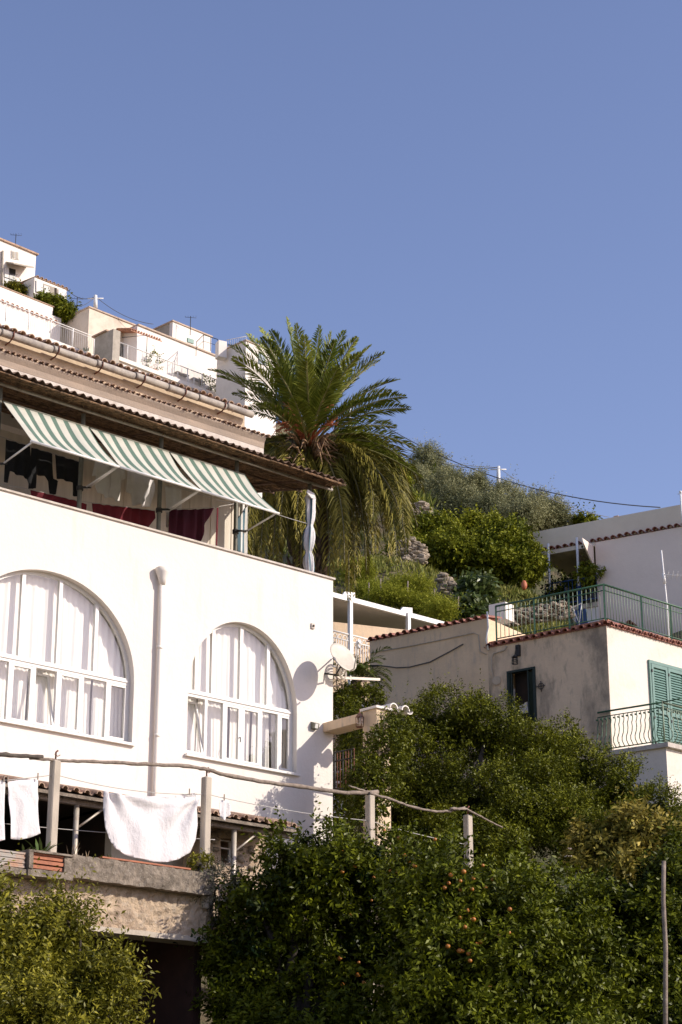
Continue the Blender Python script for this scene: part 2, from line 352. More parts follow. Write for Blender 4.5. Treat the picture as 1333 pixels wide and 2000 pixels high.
def cloth(name,fr,b,pts,mt,parent=None,px=True,fold=.03,per=.22,seed=0,sag=0,thick=.004,top=None,step=.045,crease=0):
    """hanging cloth: outline on the plane b, cut to a fine grid and folded"""
    if px: pts=[fr.az(x,y,b) for x,y in pts]
    bm=bmesh.new(); vs=[bm.verts.new((a,0,z)) for a,z in pts]; bm.faces.new(vs)
    a0=min(p[0] for p in pts); a1=max(p[0] for p in pts); z0=min(p[1] for p in pts); z1=max(p[1] for p in pts)
    x=a0+step*.5
    while x<a1:
        bmesh.ops.bisect_plane(bm,geom=bm.verts[:]+bm.edges[:]+bm.faces[:],plane_co=(x,0,0),plane_no=(1,0,0)); x+=step
    x=z0+step
    while x<z1:
        bmesh.ops.bisect_plane(bm,geom=bm.verts[:]+bm.edges[:]+bm.faces[:],plane_co=(0,0,x),plane_no=(0,0,1)); x+=step*1.5
    rn=random.Random(seed); ph=[rn.uniform(0,6.3) for _ in range(6)]
    for v in bm.verts:
        a,z=v.co.x,v.co.z; h=(z1-z)/max(.1,z1-z0)
        ed=min(1,min(a-a0,a1-a)/(.12*(a1-a0)+.001)+.25); f=fold*ed*(.35+.65*h)*(math.sin(a/per*6.283+ph[0]+.8*math.sin(z*2.1+ph[1]))+.5*math.sin(a/per*2.7*6.283/2+ph[2]+z*1.3)+.4*math.sin(z*5+a*4+ph[3])*.5)
        if crease:
            for (ca,sgn) in ((a0,1),(a1,-1)):
                dx=(a-ca)*sgn; dz=z1-z; ang=math.atan2(dz,max(.01,dx)); rr_=math.hypot(dx,dz)
                f+=crease*math.exp(-rr_*1.3)*math.sin(ang*11+ca)*min(1,rr_*6)
            f+=crease*.6*math.exp(-((z1-z)-.18-.1*math.cos((a-(a0+a1)/2)*2.2))**2/.0012)
        v.co=fr.P(a,b+f,z)
    me=bpy.data.meshes.new(name)
    c=fr.P((a0+a1)/2,b,z0); off=Vector(parent['_w']) if parent is not None else c
    bmesh.ops.translate(bm,vec=-off,verts=bm.verts[:])
    bmesh.ops.recalc_face_normals(bm,faces=bm.faces[:])
    for f in bm.faces: f.smooth=True
    bm.to_mesh(me); bm.free()
    o=bpy.data.objects.new(name,me); COL.objects.link(o); o['_w']=tuple(off)
    if parent is not None: o.parent=parent
    else: o.location=off
    for mm in (mt if isinstance(mt,list) else [mt]): me.materials.append(mm)
    sm=o.modifiers.new('thickness','SOLIDIFY'); sm.thickness=thick
    return o
def sagline(p,q,sag,n=14):
    return [Vector(p).lerp(Vector(q),i/n)-Z*sag*4*(i/n)*(1-i/n) for i in range(n+1)]
# ================================================================ WHITE HOUSE
wh=thing('white_house','large white stuccoed house with two arched windows and a laundry terrace above them','house',F.P(-4,-2,5))
# arched windows: (a0,a1,z_sill,z_transom,z_top,centre)
WIN=[dict(a0=-8.25,a1=-4.66,zs=9.12,zt=10.24,top=11.87,cx=-6.455,up=[-7.72,-6.95,-6.19,-5.42],lo=[-7.64,-7.12,-6.64,-6.16,-5.66,-5.13],openi=3),
     dict(a0=-3.47,a1=-.90,zs=9.12,zt=10.29,top=11.79,cx=-2.185,up=[-3.2,-2.82,-2.16,-1.51],lo=[-2.96,-2.54,-2.13,-1.67,-1.24],openi=0)]
holes=[]
for w in WIN:
    ar=arch_pts(w['cx'],w['a1']-w['cx'],w['zt']-.05,w['top'],36,2.05)
    holes.append([(w['a0'],w['zs']),(w['a1'],w['zs'])]+ar)
PAR=13.10
mb=MB()
holed_wall(mb,F,0,.2,[(-14,7.95),(-5.0,7.95),(-5.0,4.5),(0,4.5),(0,PAR),(-14,PAR)],holes)
mb.fbox(F,-.2,0,-4.2,-.2,4.5,PAR)             # end wall, unseen
mb.build('wall',M['stucco'],wh)
mb=MB(); mb.fbox(F,-14,.035,-.24,.035,PAR,PAR+.035); mb.build('coping',M['coping'],wh)
# room behind
mb=MB(); mb.fbox(F,-14,-.21,-3.4,-3.3,7,12); mb.fbox(F,-14,-.21,-3.3,-.21,8.3,8.4); mb.fbox(F,-14,-.21,-3.3,-.21,12.0,12.1); mb.fbox(F,-4.12,-4.02,-3.3,-.21,8.4,12); mb.build('room',M['room'],wh)
# windows
for wi,w in enumerate(WIN):
    bf=-.13; d=.06
    fr=MB(); a0,a1,zs,zt=w['a0'],w['a1'],w['zs'],w['zt']
    outl=[(a0,zs),(a1,zs)]+arch_pts(w['cx'],w['a1']-w['cx'],zt-.05,w['top'],36,2.05)
    k=.055; inn=[(a0+k,zs+k),(a1-k,zs+k)]+arch_pts(w['cx'],w['a1']-w['cx']-k,zt-.05,w['top']-k,36,2.05)
    holed_wall(fr,F,bf,d,outl,[inn])
    fr.fbox(F,a0+k,a1-k,bf-d,bf+.012,zt-.075,zt+.055)
    fr.fbox(F,a0+k,a1-k,bf+.012,bf+.03,zt-.02,zt+.01)
    def archz(a,kk=0):
        h=w['a1']-w['cx']-kk; q=min(1,abs((a-w['cx'])/h)); return zt-.05+(w['top']-kk-zt+.05)*(1-q**2.05)**(1/2.05)
    for a in w['up']: fr.fbox(F,a-.035,a+.035,bf-d,bf+.008,zt+.055,max(zt+.1,archz(a,k)+.01))
    for a in w['lo']: fr.fbox(F,a-.03,a+.03,bf-d,bf+.008,zs+k,zt-.075)
    wf=fr.build('window',M['trim'],wh)
    sl=MB(); sl.fbox(F,a0-.04,a1+.04,-.135,.07,zs-.045,zs); sl.build('sill',M['trim'],wf)
    # casements
    xs=[a0+k]+w['lo']+[a1-k]
    for i in range(len(xs)-1):
        l=xs[i]+(.03 if i else 0)+.004; r=xs[i+1]-(.03 if i<len(xs)-2 else 0)-.004; z0=zs+k+.004; z1=zt-.079
        cs=MB(); t=.04; has=(i%2==0) if wi==0 else (i in (0,2,3,5)); 
        gl=MB()
        if i==w['openi']:
            # tilted in: hinged at the bottom, top leans into the room
            q=Matrix.Rotation(0,3,'Z'); lean=.24
            def pt(a,z,o=0): 
                f=(z-z0)/(z1-z0); return F.P(a,bf-.03-lean*f+o,z0+(z-z0)*.985)
            for (aa,ab,za,zb) in ((l,l+t,z0,z1),(r-t,r,z0,z1),(l+t,r-t,z0,z0+t),(l+t,r-t,z1-t,z1)):
                o=pt(aa,za); cs.box(o,F.u*(ab-aa),pt(aa,zb)-o,F.n*.045)
            o=pt(l+t,z0+t,.02); gl.box(o,F.u*(r-l-2*t),pt(l+t,z1-t,.02)-o,F.n*.006)
        else:
            if has:
                bb=bf-.045; 
                for (aa,ab,za,zb) in ((l,l+t,z0,z1),(r-t,r,z0,z1),(l+t,r-t,z0,z0+t),(l+t,r-t,z1-t,z1)): cs.fbox(F,aa,ab,bb,bf-.008+.014,za,zb)
                gl.fbox(F,l+t,r-t,bf-.03,bf-.024,z0+t,z1-t)
            else:
                gl.fbox(F,l,r,bf-.03,bf-.024,z0,z1)
        if cs.v: cs.build('casement',M['trim'],wf)
        gl.build('pane',M['glass'],wf)
        if wi==1 and i==2:
            h=MB(); h.tube([F.P(r-.02,bf+.01,z0+.45),F.P(r-.02,bf+.05,z0+.45),F.P(r-.025,bf+.055,z0+.36)],.009,6); h.build('handle',M['iron'],wf)
    # upper panes
    xs=[a0+k]+w['up']+[a1-k]
    for i in range(len(xs)-1):
        l=xs[i]+.036 if i else xs[i]+.01; r=xs[i+1]-.036 if i<len(xs)-2 else xs[i+1]-.01
        n=8; top=[(l+(r-l)*j/n,max(zt+.07,archz(l+(r-l)*j/n,k)-.004)) for j in range(n+1)]
        gl=MB(); gl.prism([F.P(l,bf-.03,zt+.058),F.P(r,bf-.03,zt+.058)]+[F.P(a,bf-.03,z) for a,z in top[::-1]],F.n*.006); gl.build('pane',M['glass'],wf)
    # curtains: two layers of pleated voile
    rn=random.Random(3+wi)
    def curtain(ca,cb,z0,z1,b,amp=.035,per=.11):
        mb=MB(); n=int((cb-ca)/.012); zz=[z0,z0+(z1-z0)*.3,z0+(z1-z0)*.6,z0+(z1-z0)*.85,z1]; ph=rn.uniform(0,6)
        rows=[]
        for j,z in enumerate(zz):
            f=1-j*.12
            for i in range(n+1):
                a=ca+(cb-ca)*i/n; h=archz(a,.0)+.1
                o=amp*f*(math.sin(a/per*6.283+ph+1.3*math.sin(a*3.1))+.5*math.sin(a/per*2.9+j*.5+ph*2))
                mb.v.append(F.P(a+.01*math.sin(j+a*9),b+o,min(z,h)))
        for j in range(len(zz)-1):
            for i in range(n): mb.f.append([j*(n+1)+i,j*(n+1)+i+1,(j+1)*(n+1)+i+1,(j+1)*(n+1)+i]); mb.m.append(0); mb.sm.append(True)
        return mb.build('curtain',M['curtain'],wf)
    curtain(a0-.1,a1+.1,zt+.02,w['top']+.05,-.30,.015,.13)
    if wi==0: spans=[(-8.2,-7.2),(-7.18,-6.6),(-6.56,-5.95),(-5.92,-5.3),(-5.26,-4.95),(-4.93,-4.5)]
    else: spans=[(-3.5,-2.98),(-2.95,-2.25),(-2.2,-1.72),(-1.66,-1.25),(-1.2,-.75)]
    for ca,cb in spans: curtain(ca,cb,zs-.1,zt+.02,-.40,.013,.085)
# drain pipe
dp=MB(); a=-4.19
dp.tube([F.P(a,.075,z) for z in (7.6,8.5,10,11.5,12.22)],.046,12)
for z in (9.3,10.9): dp.tube([F.P(a,.075,z),F.P(a,.075,z+.05)],.053,12)
p=dp.build('drainpipe',M['stucco'],wh)
hp=MB(); hp.tube([F.P(a,.09,12.1),F.P(a,.09,12.2),F.P(a,.09,12.32),F.P(a,.09,12.40)],[.058,.075,.125,.135],14); hp.build('hopper',M['stucco'],p)
ou=MB(); ou.tube([F.P(a-.01,-.01,12.44),F.P(a-.01,.05,12.43)],.03,8); ou.build('outlet',M['coping'],p)
# wall vent and lamp
v=MB(); v.fbox(F,-.57,-.49,0,.03,12.0,12.1); v.tube([F.P(-.53,.025,12.05),F.P(-.53,.045,12.05)],.022,8,1); v.build('vent',[M['coping'],M['dark']],wh)
v=MB(); v.prism([F.P(-.56,.0,10.03),F.P(-.56,.08,10.03),F.P(-.56,.11,10.13),F.P(-.56,0,10.17)],F.u*.13); lw=v.build('wall_lamp',M['steelpost'],wh)
v=MB(); v.prism([F.P(-.53,.082,10.035),F.P(-.53,.106,10.12),F.P(-.53,.112,10.12),F.P(-.53,.088,10.035)],F.u*.07); v.build('lens',M['trim'],lw)
# terrace back wall and floor
mb=MB(); mb.fbox(F,-14,.02,-3.12,-3.0,12.1,16.9); 
for a in np.arange(-9,-.1,.55): mb.fbox(F,a,a+.03,-3.0,-2.985,12.1,15.6)
mb.build('terrace_wall',M['terrace_wall'],wh)
for q in (-2.6,-6.6):
    mb=MB(); mb.fbox(F,q,q+.75,-3.0,-2.97,12.1,14.2); mb.build('door',M['trim'],wh)
mb=MB(); mb.fbox(F,-14,.1,-3.0,-.2,12.1,12.16); mb.build('terrace_floor',M['coping'],wh)
# upper storey
mb=MB(); mb.fbox(F,-14,.42,-3.5,-2.75,15.6,17.0); mb.build('upper_wall',M['stucco'],wh)
mb=MB()
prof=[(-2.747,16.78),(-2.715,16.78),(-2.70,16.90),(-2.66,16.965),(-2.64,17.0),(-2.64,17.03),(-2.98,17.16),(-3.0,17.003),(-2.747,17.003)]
mb.prism([F.P(-14,b,z) for b,z in prof],F.u*14.42); mb.build('cornice',M['cornice'],wh)  # taller brown band paints in the shade zone below the tiles
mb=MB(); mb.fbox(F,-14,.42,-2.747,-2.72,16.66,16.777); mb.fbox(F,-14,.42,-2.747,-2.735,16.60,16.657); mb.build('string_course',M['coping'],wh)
mb=MB(); tile_row(mb,F,-9,.50,-2.75,17.035,out=.17,per=.13,depth=.24,rise=.2,seed=2,rt=.75); mb.build('cornice_tiles',M['oldtile'],wh)
mb=MB(); mb.fbox(F,-14,.08,-3.5,-2.98,17.2,17.6); mb.build('attic_wall',M['beige_stone'],wh)
mb=MB(); tile_row(mb,F,-9,.1,-3.1,17.63,out=.28,per=.19,depth=.9,rise=.16,seed=3); tile_row(mb,F,-9,.08,-3.3,17.74,out=.0,per=.19,depth=1.6,rise=.16,seed=4); mb.build('roof',M['oldtile'],wh)
gt=MB(); x=-8.6; rn=random.Random(8)
while x<.05:
    L1=rn.uniform(.75,1.2); e=min(x+L1,.16); dz=rn.uniform(-.015,.015)
    gt.tube([F.P(x,-2.78,17.5+dz),F.P(x+.05,-2.78,17.5+dz),F.P(e-.02,-2.78,17.49+dz)],[.085,.078,.075],10); x=e+.0
    if e>.1: break
gu=gt.build('gutter',M['gutter'],wh)
for i in range(8):
    br=MB(); a=-8+i*1.05; br.tube([F.P(a,-3.0,17.36),F.P(a,-2.82,17.38),F.P(a,-2.70,17.45),F.P(a,-2.69,17.55)],.016,6); br.build('bracket',M['rustiron'],gu)
# ================================================================ REED CANOPY
pg=thing('reed_canopy','long rusty canopy of reeds and corrugated sheet shading the laundry terrace','canopy',F.P(-4,-.3,12.16))
def roofz(a,b): return 15.17-.012*(a+4)+(-b+.1)*.24
mb=MB(); n=760; vs=[]; 
for i in range(n+1):
    a=-9.3+9.45*i/n; w=.03*math.sin(a/.172*6.283); j=.006*math.sin(a*13.1)
    for b in (.2+j*2,-2.9):
        z=roofz(a,b)+.045+w; vs+=[F.P(a,b,z),F.P(a,b,z-.006)]
fs=[]
for i in range(n):
    k=4*i; fs+=[(k,k+4,k+6,k+2),(k+1,k+3,k+7,k+5),(k,k+1,k+5,k+4)]
mb.add(vs,fs,0,True); mb.build('sheet_roof',M['rust'],pg)
mb=MB(); rn=random.Random(4)
for i in range(150):                    # bundles of reeds lying along the canopy, ragged ends
    b=-2.85+3.04*i/150+rn.uniform(-.01,.01); x=-9.3
    while x<.1:
        e=min(x+rn.uniform(.9,2.2),.14+rn.uniform(-.1,.06)); z=roofz((x+e)/2,b)-.005-rn.uniform(0,.02)
        mb.tube([F.P(x,b,roofz(x,b)-.012-rn.uniform(0,.02)),F.P(e,b+rn.uniform(-.025,.025),roofz(e,b)-.012-rn.uniform(0,.03))],rn.uniform(.010,.017),5,0,False,False); x=e-.03
for i in range(420):                    # stray ends hanging at the front
    a=rn.uniform(-9,.1); b=rn.uniform(-.35,.1); l=rn.uniform(.06,.28)
    p=F.P(a,b,roofz(a,b)-.02); mb.tube([p,p+F.u*rn.uniform(-.15,.15)-Z*l*rn.uniform(.1,.45)+F.n*rn.uniform(-.1,.06)],rn.uniform(.003,.008),4,0,False,False)
mb.build('reeds',M['reed'],pg)
mb=MB(); mb.tube([F.P(-9.3,-.28,15.19),F.P(-4,-.28,15.16),F.P(.22,-.28,15.11)],.03,10); mb.build('front_pipe',M['pipe'],pg)
for a in (-7.55,-5.79,-4.03,-2.22,-.36,.16):
    mb=MB(); mb.tube([F.P(a,-.22,roofz(a,-.3)-.07),F.P(a,-2.95,roofz(a,-2.95)-.07)],.028,8); mb.build('rafter',M['rust'],pg)
for b in (-1.2,-2.1):
    mb=MB(); mb.tube([F.P(-9.3,b,roofz(-9,b)-.11),F.P(.2,b,roofz(.2,b)-.11)],.022,8); mb.build('purlin',M['rust'],pg)
for a in (-7.55,-5.79,-4.03,-2.22,-.36):
    mb=MB(); mb.tube([F.P(a,-.3,12.16),F.P(a,-.3,15.1)],.042,10); q=mb.build('post',M['steelpost'],pg)
    if a<-1:
        cl=MB(); cl.tube([F.P(a,-.3,13.62),F.P(a,-.3,13.70)],.062,8); cl.tube([F.P(a-.02,-.24,13.66),F.P(a+.12,-.12,13.66)],.02,6); cl.build('clamp',M['iron'],q)
p=MB(); p.tube([F.P(.02,-2.9,12.16),F.P(.02,-2.9,15.6)],.04,8); p.build('post',M['whitemetal'],pg)
# awnings
AWN=[(-7.53,-5.72,'leftmost green and white striped awning on the laundry terrace'),(-5.70,-3.91,'middle green and white striped awning, folded in a slit at its left'),(-3.89,-2.08,'rightmost green and white striped awning, its outer corner over the parapet')]
for k,(a0,a1,lab) in enumerate(AWN):
    aw=thing('striped_awning',lab,'awning',F.P((a0+a1)/2,-.25,14.8),'striped awnings over the terrace')
    # fabric: stripes as faces
    mb=MB(); na=int((a1-a0)/.0135); nb=14
    for j in range(nb+1):
        t=j/nb
        for i in range(na+1):
            s=i/na; a=a0+(a1-a0)*s
            sag=-.10*math.sin(math.pi*t)*(1-.5*(2*s-1)**2)+(.014*math.sin(s*17+k)+.018*math.sin(s*7.3+k*2+t*2)+.008*math.sin(s*41+t*3))*math.sin(math.pi*t)
            edge=.03*math.sin(math.pi*t)*((1-s)**4-(s)**4)*(1 if k!=1 else 1.6)
            mb.v.append(F.P(a+edge-.0,-.22+1.0*t,14.83-1.03*t+sag))
    for j in range(nb):
        for i in range(na):
            mb.f.append([j*(na+1)+i,j*(na+1)+i+1,(j+1)*(na+1)+i+1,(j+1)*(na+1)+i]); mb.sm.append(True)
            x=(i/na*(a1-a0))%.27; mb.m.append(1 if x>.155 else 0)
    f=mb.build('fabric',[M['awn_w'],M['awn_g']],aw); sm=f.modifiers.new('thickness','SOLIDIFY'); sm.thickness=.004
    mb=MB(); mb.tube([F.P(a0-.02,.79,13.78),F.P(a1+.03,.79,13.78)],.022,10); mb.build('front_bar',M['whitemetal'],aw)
    mb=MB(); mb.tube([F.P(a0,-.22,14.83),F.P(a1,-.22,14.83)],.02,8); mb.build('roller',M['steelpost'],aw)
    arms=[a1-.02] if k else [a0+.03,a1-.02]
    for a in arms:
        mb=MB(); 
        for o in ((-.025,.025) if k==0 and a>-6 or k==1 else (0,)): mb.tube([F.P(a+.03+o,-.24,13.66),F.P(a+o*.4,.77,13.78)],.017,8)
        mb.build('arm',M['whitemetal'],aw)
# clotheslines and laundry on terrace
mb=MB(); mb.tube([F.W(x,y,-1.0) for x,y in ((-40,842),(12,856),(60,872),(108,887),(156,901),(186,899),(216,908),(250,915),(296,929),(356,955),(420,975),(458,985))],.006,5)
tag(mb.build('clothesline',M['line']),'upper clothesline carrying dark shirts and white shirts on the terrace','clothesline')
mb=MB(); mb.tube([F.W(x,y,-.62) for x,y in ((0,945),(60,956),(148,977),(180,982),(303,997),(332,995),(418,991),(458,984))],.006,5)
tag(mb.build('clothesline',M['line']),'low clothesline holding the wine red sheets behind the parapet','clothesline')
mb=MB(); mb.tube(sagline(F.P(-2.2,-.3,14.33),F.P(-.36,-.3,14.25),.03),.007,5); tag(mb.build('clothesline',M['line']),'thin cord stretched from the last awning post to the cloth-wrapped post','clothesline')
def garment(name,pts,mt,label,cat,b=-1.0,group=None,**kw):
    o=cloth(name,F,b,pts,mt,**kw); tag(o,label,cat,group); return o
g2='dark clothes drying on the upper line'
garment('black_shirt',[(12,858),(60,872),(62,928),(68,932),(65,955),(58,955),(54,935),(30,925),(20,920),(16,943),(9,941),(10,905)],M['black_cloth'],'leftmost black top hanging behind the first awning','shirt',group=g2,seed=1)
garment('black_shirt',[(62,874),(103,886),(105,935),(113,940),(108,966),(98,968),(94,940),(86,930),(70,928),(68,955),(56,954),(58,930)],M['black_cloth'],'second black top from the left on the upper line','shirt',group=g2,seed=2)
garment('black_shirt',[(108,888),(128,894),(156,902),(154,970),(142,968),(141,944),(128,938),(112,935)],M['black_cloth'],'black top next to the first terrace post','shirt',group=g2,seed=3)
garment('wine_sheet',[(60,957),(100,966),(148,978),(170,985),(168,1010),(100,985),(62,972)],M['red_cloth'],'leftmost wine red sheet, left of the white gap at the first post','sheet',b=-.62,seed=4,group='wine red sheets')
garment('wine_sheet',[(180,983),(240,990),(303,998),(304,1012),(290,1030),(240,1030),(182,1005)],M['red_cloth'],'middle wine red sheet between the first and second terrace posts','sheet',b=-.62,seed=5,group='wine red sheets')
garment('plum_sheet',[(332,996),(380,995),(418,992),(412,1006),(398,1030),(390,1062),(330,1045)],M['plum_cloth'],'plum coloured sheet gathered to a point right of the white leggings','sheet',b=-.62,seed=6,fold=.05)
garment('red_strap',[(424,992),(427,992),(425,1066),(422,1066)],M['red_cloth'],'thin dark red strap hanging near the right end of the terrace wall','strap',b=-.9,seed=6,fold=.01)
g3='white shirts under the striped awnings'
garment('white_shirt',[(186,898),(213,905),(222,912),(218,940),(213,972),(205,974),(202,965),(190,962),(184,952),(186,930),(180,930)],M['shirt'],'white shirt hung just right of the first terrace post','shirt',b=-.9,seed=7,group=g3)
garment('white_shirt',[(216,908),(244,918),(246,935),(238,938),(234,978),(226,980),(222,972),(212,970),(218,935)],M['shirt'],'second white shirt from the left, behind the paired awning arms','shirt',b=-.88,seed=8,group=g3)
garment('white_shirt',[(250,915),(296,928),(300,950),(292,990),(272,985),(256,988),(254,965),(247,960)],M['shirt'],'widest pale shirt, left of the crumpled bright one','shirt',b=-.95,seed=9,group=g3)
garment('white_towel',[(288,935),(300,938),(303,950),(296,990),(276,990),(284,965),(290,950)],M['white_cloth'],'crumpled bright white towel with red pegs left of the second post','towel',b=-.35,seed=10,fold=.05,per=.12)
garment('white_leggings',[(322,948),(354,955),(355,1035),(344,1034),(339,995),(334,1030),(325,1028),(326,990)],M['shirt'],'pair of white leggings hanging right of the second terrace post','leggings',b=-.8,seed=11)
# striped curtain at the end and wrapped cloth on post
o=garment('striped_curtain',[(466,1010),(484,985),(483,1083),(464,1078)],[M['shirt'],M['blue_stripe']],'blue and white striped curtain at the far end of the terrace','curtain',b=-2.6,seed=12,fold=.03)
for p in o.data.polygons:
    w=Vector(o['_w'])+p.center; a=F.ab(w)[0]; p.material_index=int((a%.14)>.07)
mb=MB(); rn=random.Random(2); pts=[]; rs=[]
zz=[13.14,13.2,13.28,13.36,13.45,13.55,13.62,13.65,13.68,13.74,13.82,13.95,14.05,14.14,14.19,14.22,14.26,14.35,14.5,14.62,14.72,14.80,14.86]; rr=[.05,.06,.08,.09,.095,.085,.062,.055,.06,.085,.10,.11,.105,.085,.065,.058,.065,.08,.088,.085,.09,.10,.07]
n=44; vs=[]
for z,r in zip(zz,rr):
    for k in range(n):
        an=2*math.pi*k/n; q=r*(1+.20*math.sin(an*7+z*2.2)+.13*math.sin(an*12+z*5)+.05*math.sin(an*3+z*9)); vs.append(F.P(-.36+q*math.cos(an)+.02*math.sin(z*4),-.3+q*math.sin(an),z))
mb.add(vs,[(i*n+k,i*n+(k+1)%n,(i+1)*n+(k+1)%n,(i+1)*n+k) for i in range(len(zz)-1) for k in range(n)],0,True)
for i,f in enumerate(mb.f): mb.m[i]=1 if (i%n)%11 in (2,3,4) else 0
mb.prism([F.P(-.42,-.18,14.74),F.P(-.32,-.18,14.78),F.P(-.36,-.18,14.86),F.P(-.52,-.18,14.90),F.P(-.56,-.18,14.84)],F.n*.02)
tag(mb.build('tied_curtain',[M['white_cloth'],M['blue_stripe']]),'white and grey cloth tied in puffs around the rightmost canopy post','curtain')
# ================================================================ LEAN-TO UNDER THE WINDOWS
lt=thing('lean_to','low tiled lean-to roof on posts against the foot of the white house','lean-to',F.P(-5,1,5.2))
lz=lambda b: 8.22-b*.3
mb=MB(); mb.prism([F.P(-9.4,.01,8.2),F.P(-9.4,1.7,lz(1.7)-.04),F.P(-9.4,1.7,lz(1.7)-.09),F.P(-9.4,.01,8.13)],F.u*7.1); mb.build('deck',M['oldconcrete'],lt)
mb=MB(); tile_row(mb,F,-9.4,-2.3,1.6,7.72,out=.15,per=.21,depth=1.5,rise=.14,seed=9,rt=.75); mb.build('tiles',M['oldtile'],lt)
mb=MB(); mb.fbox(F,-9.4,-2.3,1.45,1.55,lz(1.5)-.22,lz(1.5)-.1); mb.build('beam',M['branch'],lt)
for a in (-8.9,-6.75,-3.55):
    mb=MB(); mb.tube([F.P(a,1.5,5.5),F.P(a,1.5,lz(1.5)-.2)],.045,8); pp=mb.build('post',M['pipe'],lt)
    mb=MB(); mb.tube([F.P(a+.04,1.5,7.2),F.P(a+.5,1.5,lz(1.5)-.22)],.02,6); mb.build('brace',M['pipe'],pp)
# dark room below
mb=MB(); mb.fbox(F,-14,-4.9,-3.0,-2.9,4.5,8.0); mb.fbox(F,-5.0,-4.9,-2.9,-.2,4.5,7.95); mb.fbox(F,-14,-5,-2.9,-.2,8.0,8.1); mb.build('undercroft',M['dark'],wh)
# terrace with planters
te=thing('garden_terrace','rough rendered retaining wall carrying the towel posts, with a dark opening below','wall',F.P(-7,2,3))
mb=MB(); mb.fbox(F,-14,-5.15,-.2,2.9,5.9,6.15); mb.build('floor_slab',M['oldconcrete'],te)
def rough_slab(mb,a0,a1,b0,b1,z0,z1,seed,amp=.02,st=.1,m=0):
    """box with its front, top and bottom broken up"""
    rn=random.Random(seed); na=max(2,int((a1-a0)/st)); nz=max(1,int((z1-z0)/st)); nb=2
    g={}
    def P_(i,j):  # around profile: bottom-back, bottom-front..top-front, top-back
        pass
    ring=[(b0,z0)]+[(b1,z0+(z1-z0)*j/nz) for j in range(nz+1)]+[(b0,z1)]
    k=len(ring); vs=[]
    for i in range(na+1):
        for r,(b,z) in enumerate(ring):
            q=amp if 0<r<k-1 else 0
            vs.append(F.P(a0+(a1-a0)*i/na,b+rn.uniform(-q,q),z+rn.uniform(-q,q)*.7))
    fs=[(i*k+r,(i+1)*k+r,(i+1)*k+r+1,i*k+r+1) for i in range(na) for r in range(k-1)]
    fs+=[tuple(range(k))[::-1],tuple(na*k+r for r in range(k))]
    mb.add(vs,fs,m)
mb=MB(); rough_slab(mb,-14,-5.15,2.7,3.0,5.42,6.2,1,.022,.07); mb.build('front_wall',M['roughwall'],te)
mb=MB(); rough_slab(mb,-14,-5.2,2.6,3.04,5.38,5.46,2,.01,.15); mb.build('lintel',M['concrete'],te)
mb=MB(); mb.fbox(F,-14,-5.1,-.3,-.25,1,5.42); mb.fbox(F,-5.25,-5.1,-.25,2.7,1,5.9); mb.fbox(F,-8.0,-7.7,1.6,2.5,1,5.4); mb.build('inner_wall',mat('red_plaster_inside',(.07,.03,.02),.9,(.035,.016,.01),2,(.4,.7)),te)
# planters
pl=thing('concrete_planter','long lichen-grey concrete planter with a terracotta lip under the big white sheet','planter',F.P(-6.5,3,6.05))
mb=MB(); rough_slab(mb,-7.93,-5.3,2.85,3.22,6.08,6.42,3,.014,.06); mb.build('trough',M['oldconcrete'],pl)
mb=MB(); mb.fbox(F,-7.4,-5.75,3.1,3.215,6.43,6.455); mb.build('lip',M['brick'],pl)
bp=thing('brick_planter','broken hollow brick planter at the foot of the leftmost towel post','planter',F.P(-8.5,3,6.05))
mb=MB(); rough_slab(mb,-8.75,-7.98,2.9,3.33,6.02,6.12,4,.01,.1); rough_slab(mb,-8.75,-8.68,2.9,3.34,6.12,6.36,5,.008,.1); rough_slab(mb,-8.75,-7.98,2.9,3.33,6.36,6.39,6,.006,.1); rough_slab(mb,-8.12,-7.98,2.9,3.3,6.12,6.36,7,.01,.1); mb.build('frame',M['oldconcrete'],bp)
mb=MB()
for z in (6.14,6.21,6.28,6.335): mb.fbox(F,-8.67,-8.13,2.95,3.27+.015*(int(z*100)%2),z,z+.05)
mb.build('bricks',M['brick'],bp)
bl=thing('ribbed_brick','row of ribbed grey and orange hollow bricks at the left edge of the terrace','bricks',F.P(-9.5,3,6.1))
mb=MB()
for z in np.arange(6.12,6.34,.032): mb.fbox(F,-10.5,-8.78,2.95,3.27+.012*(int(round(z*1000/32))%2),z,z+.028)
mb.build('ribs',mat('limed_brick',(.45,.26,.17),.9,(.40,.36,.31),4,(.4,.6),bump=(20,.4)),bl)
mb=MB(); rough_slab(mb,-10.5,-8.77,2.9,3.3,6.02,6.11,8,.015,.1); mb.build('bed',M['oldconcrete'],bl)
# stone arch wall by the window
sw=thing('stone_outbuilding','low rough stone outbuilding with a rounded top and one small dark window','outbuilding',F.P(-4,.8,5))
ctop=[(400,1700),(400,1640),(405,1625),(425,1612),(455,1604),(490,1605),(520,1625),(520,1700),(520,1800),(400,1800)]
hole=[F.az(x,y,.9) for x,y in ((431,1636),(462,1637),(463,1685),(432,1685))]
mb=MB(); holed_wall(mb,F,.9,.6,[F.az(x,y,.9) for x,y in ctop],[hole]); mb.build('wall',M['roughwall'],sw)
mb=MB(); h=hole; a0=h[0][0]; a1=h[1][0]; z1=h[0][1]; z0=h[3][1]
for (x0,x1,y0,y1) in ((a0,a0+.025,z0,z1),(a1-.04,a1,z0,z1),(a0,a1-.04,z1-.02,z1),(a0,a1-.04,(z0+z1)/2+.06,(z0+z1)/2+.085)): mb.fbox(F,x0,x1,.72,.76,y0,y1)
wd=mb.build('window',M['trim'],sw); mb=MB(); mb.fbox(F,a0,a1,.35,.36,z0-.05,z1+.05); mb.build('pane',M['darkglass'],wd)
rock=MB(); rn=random.Random(11)
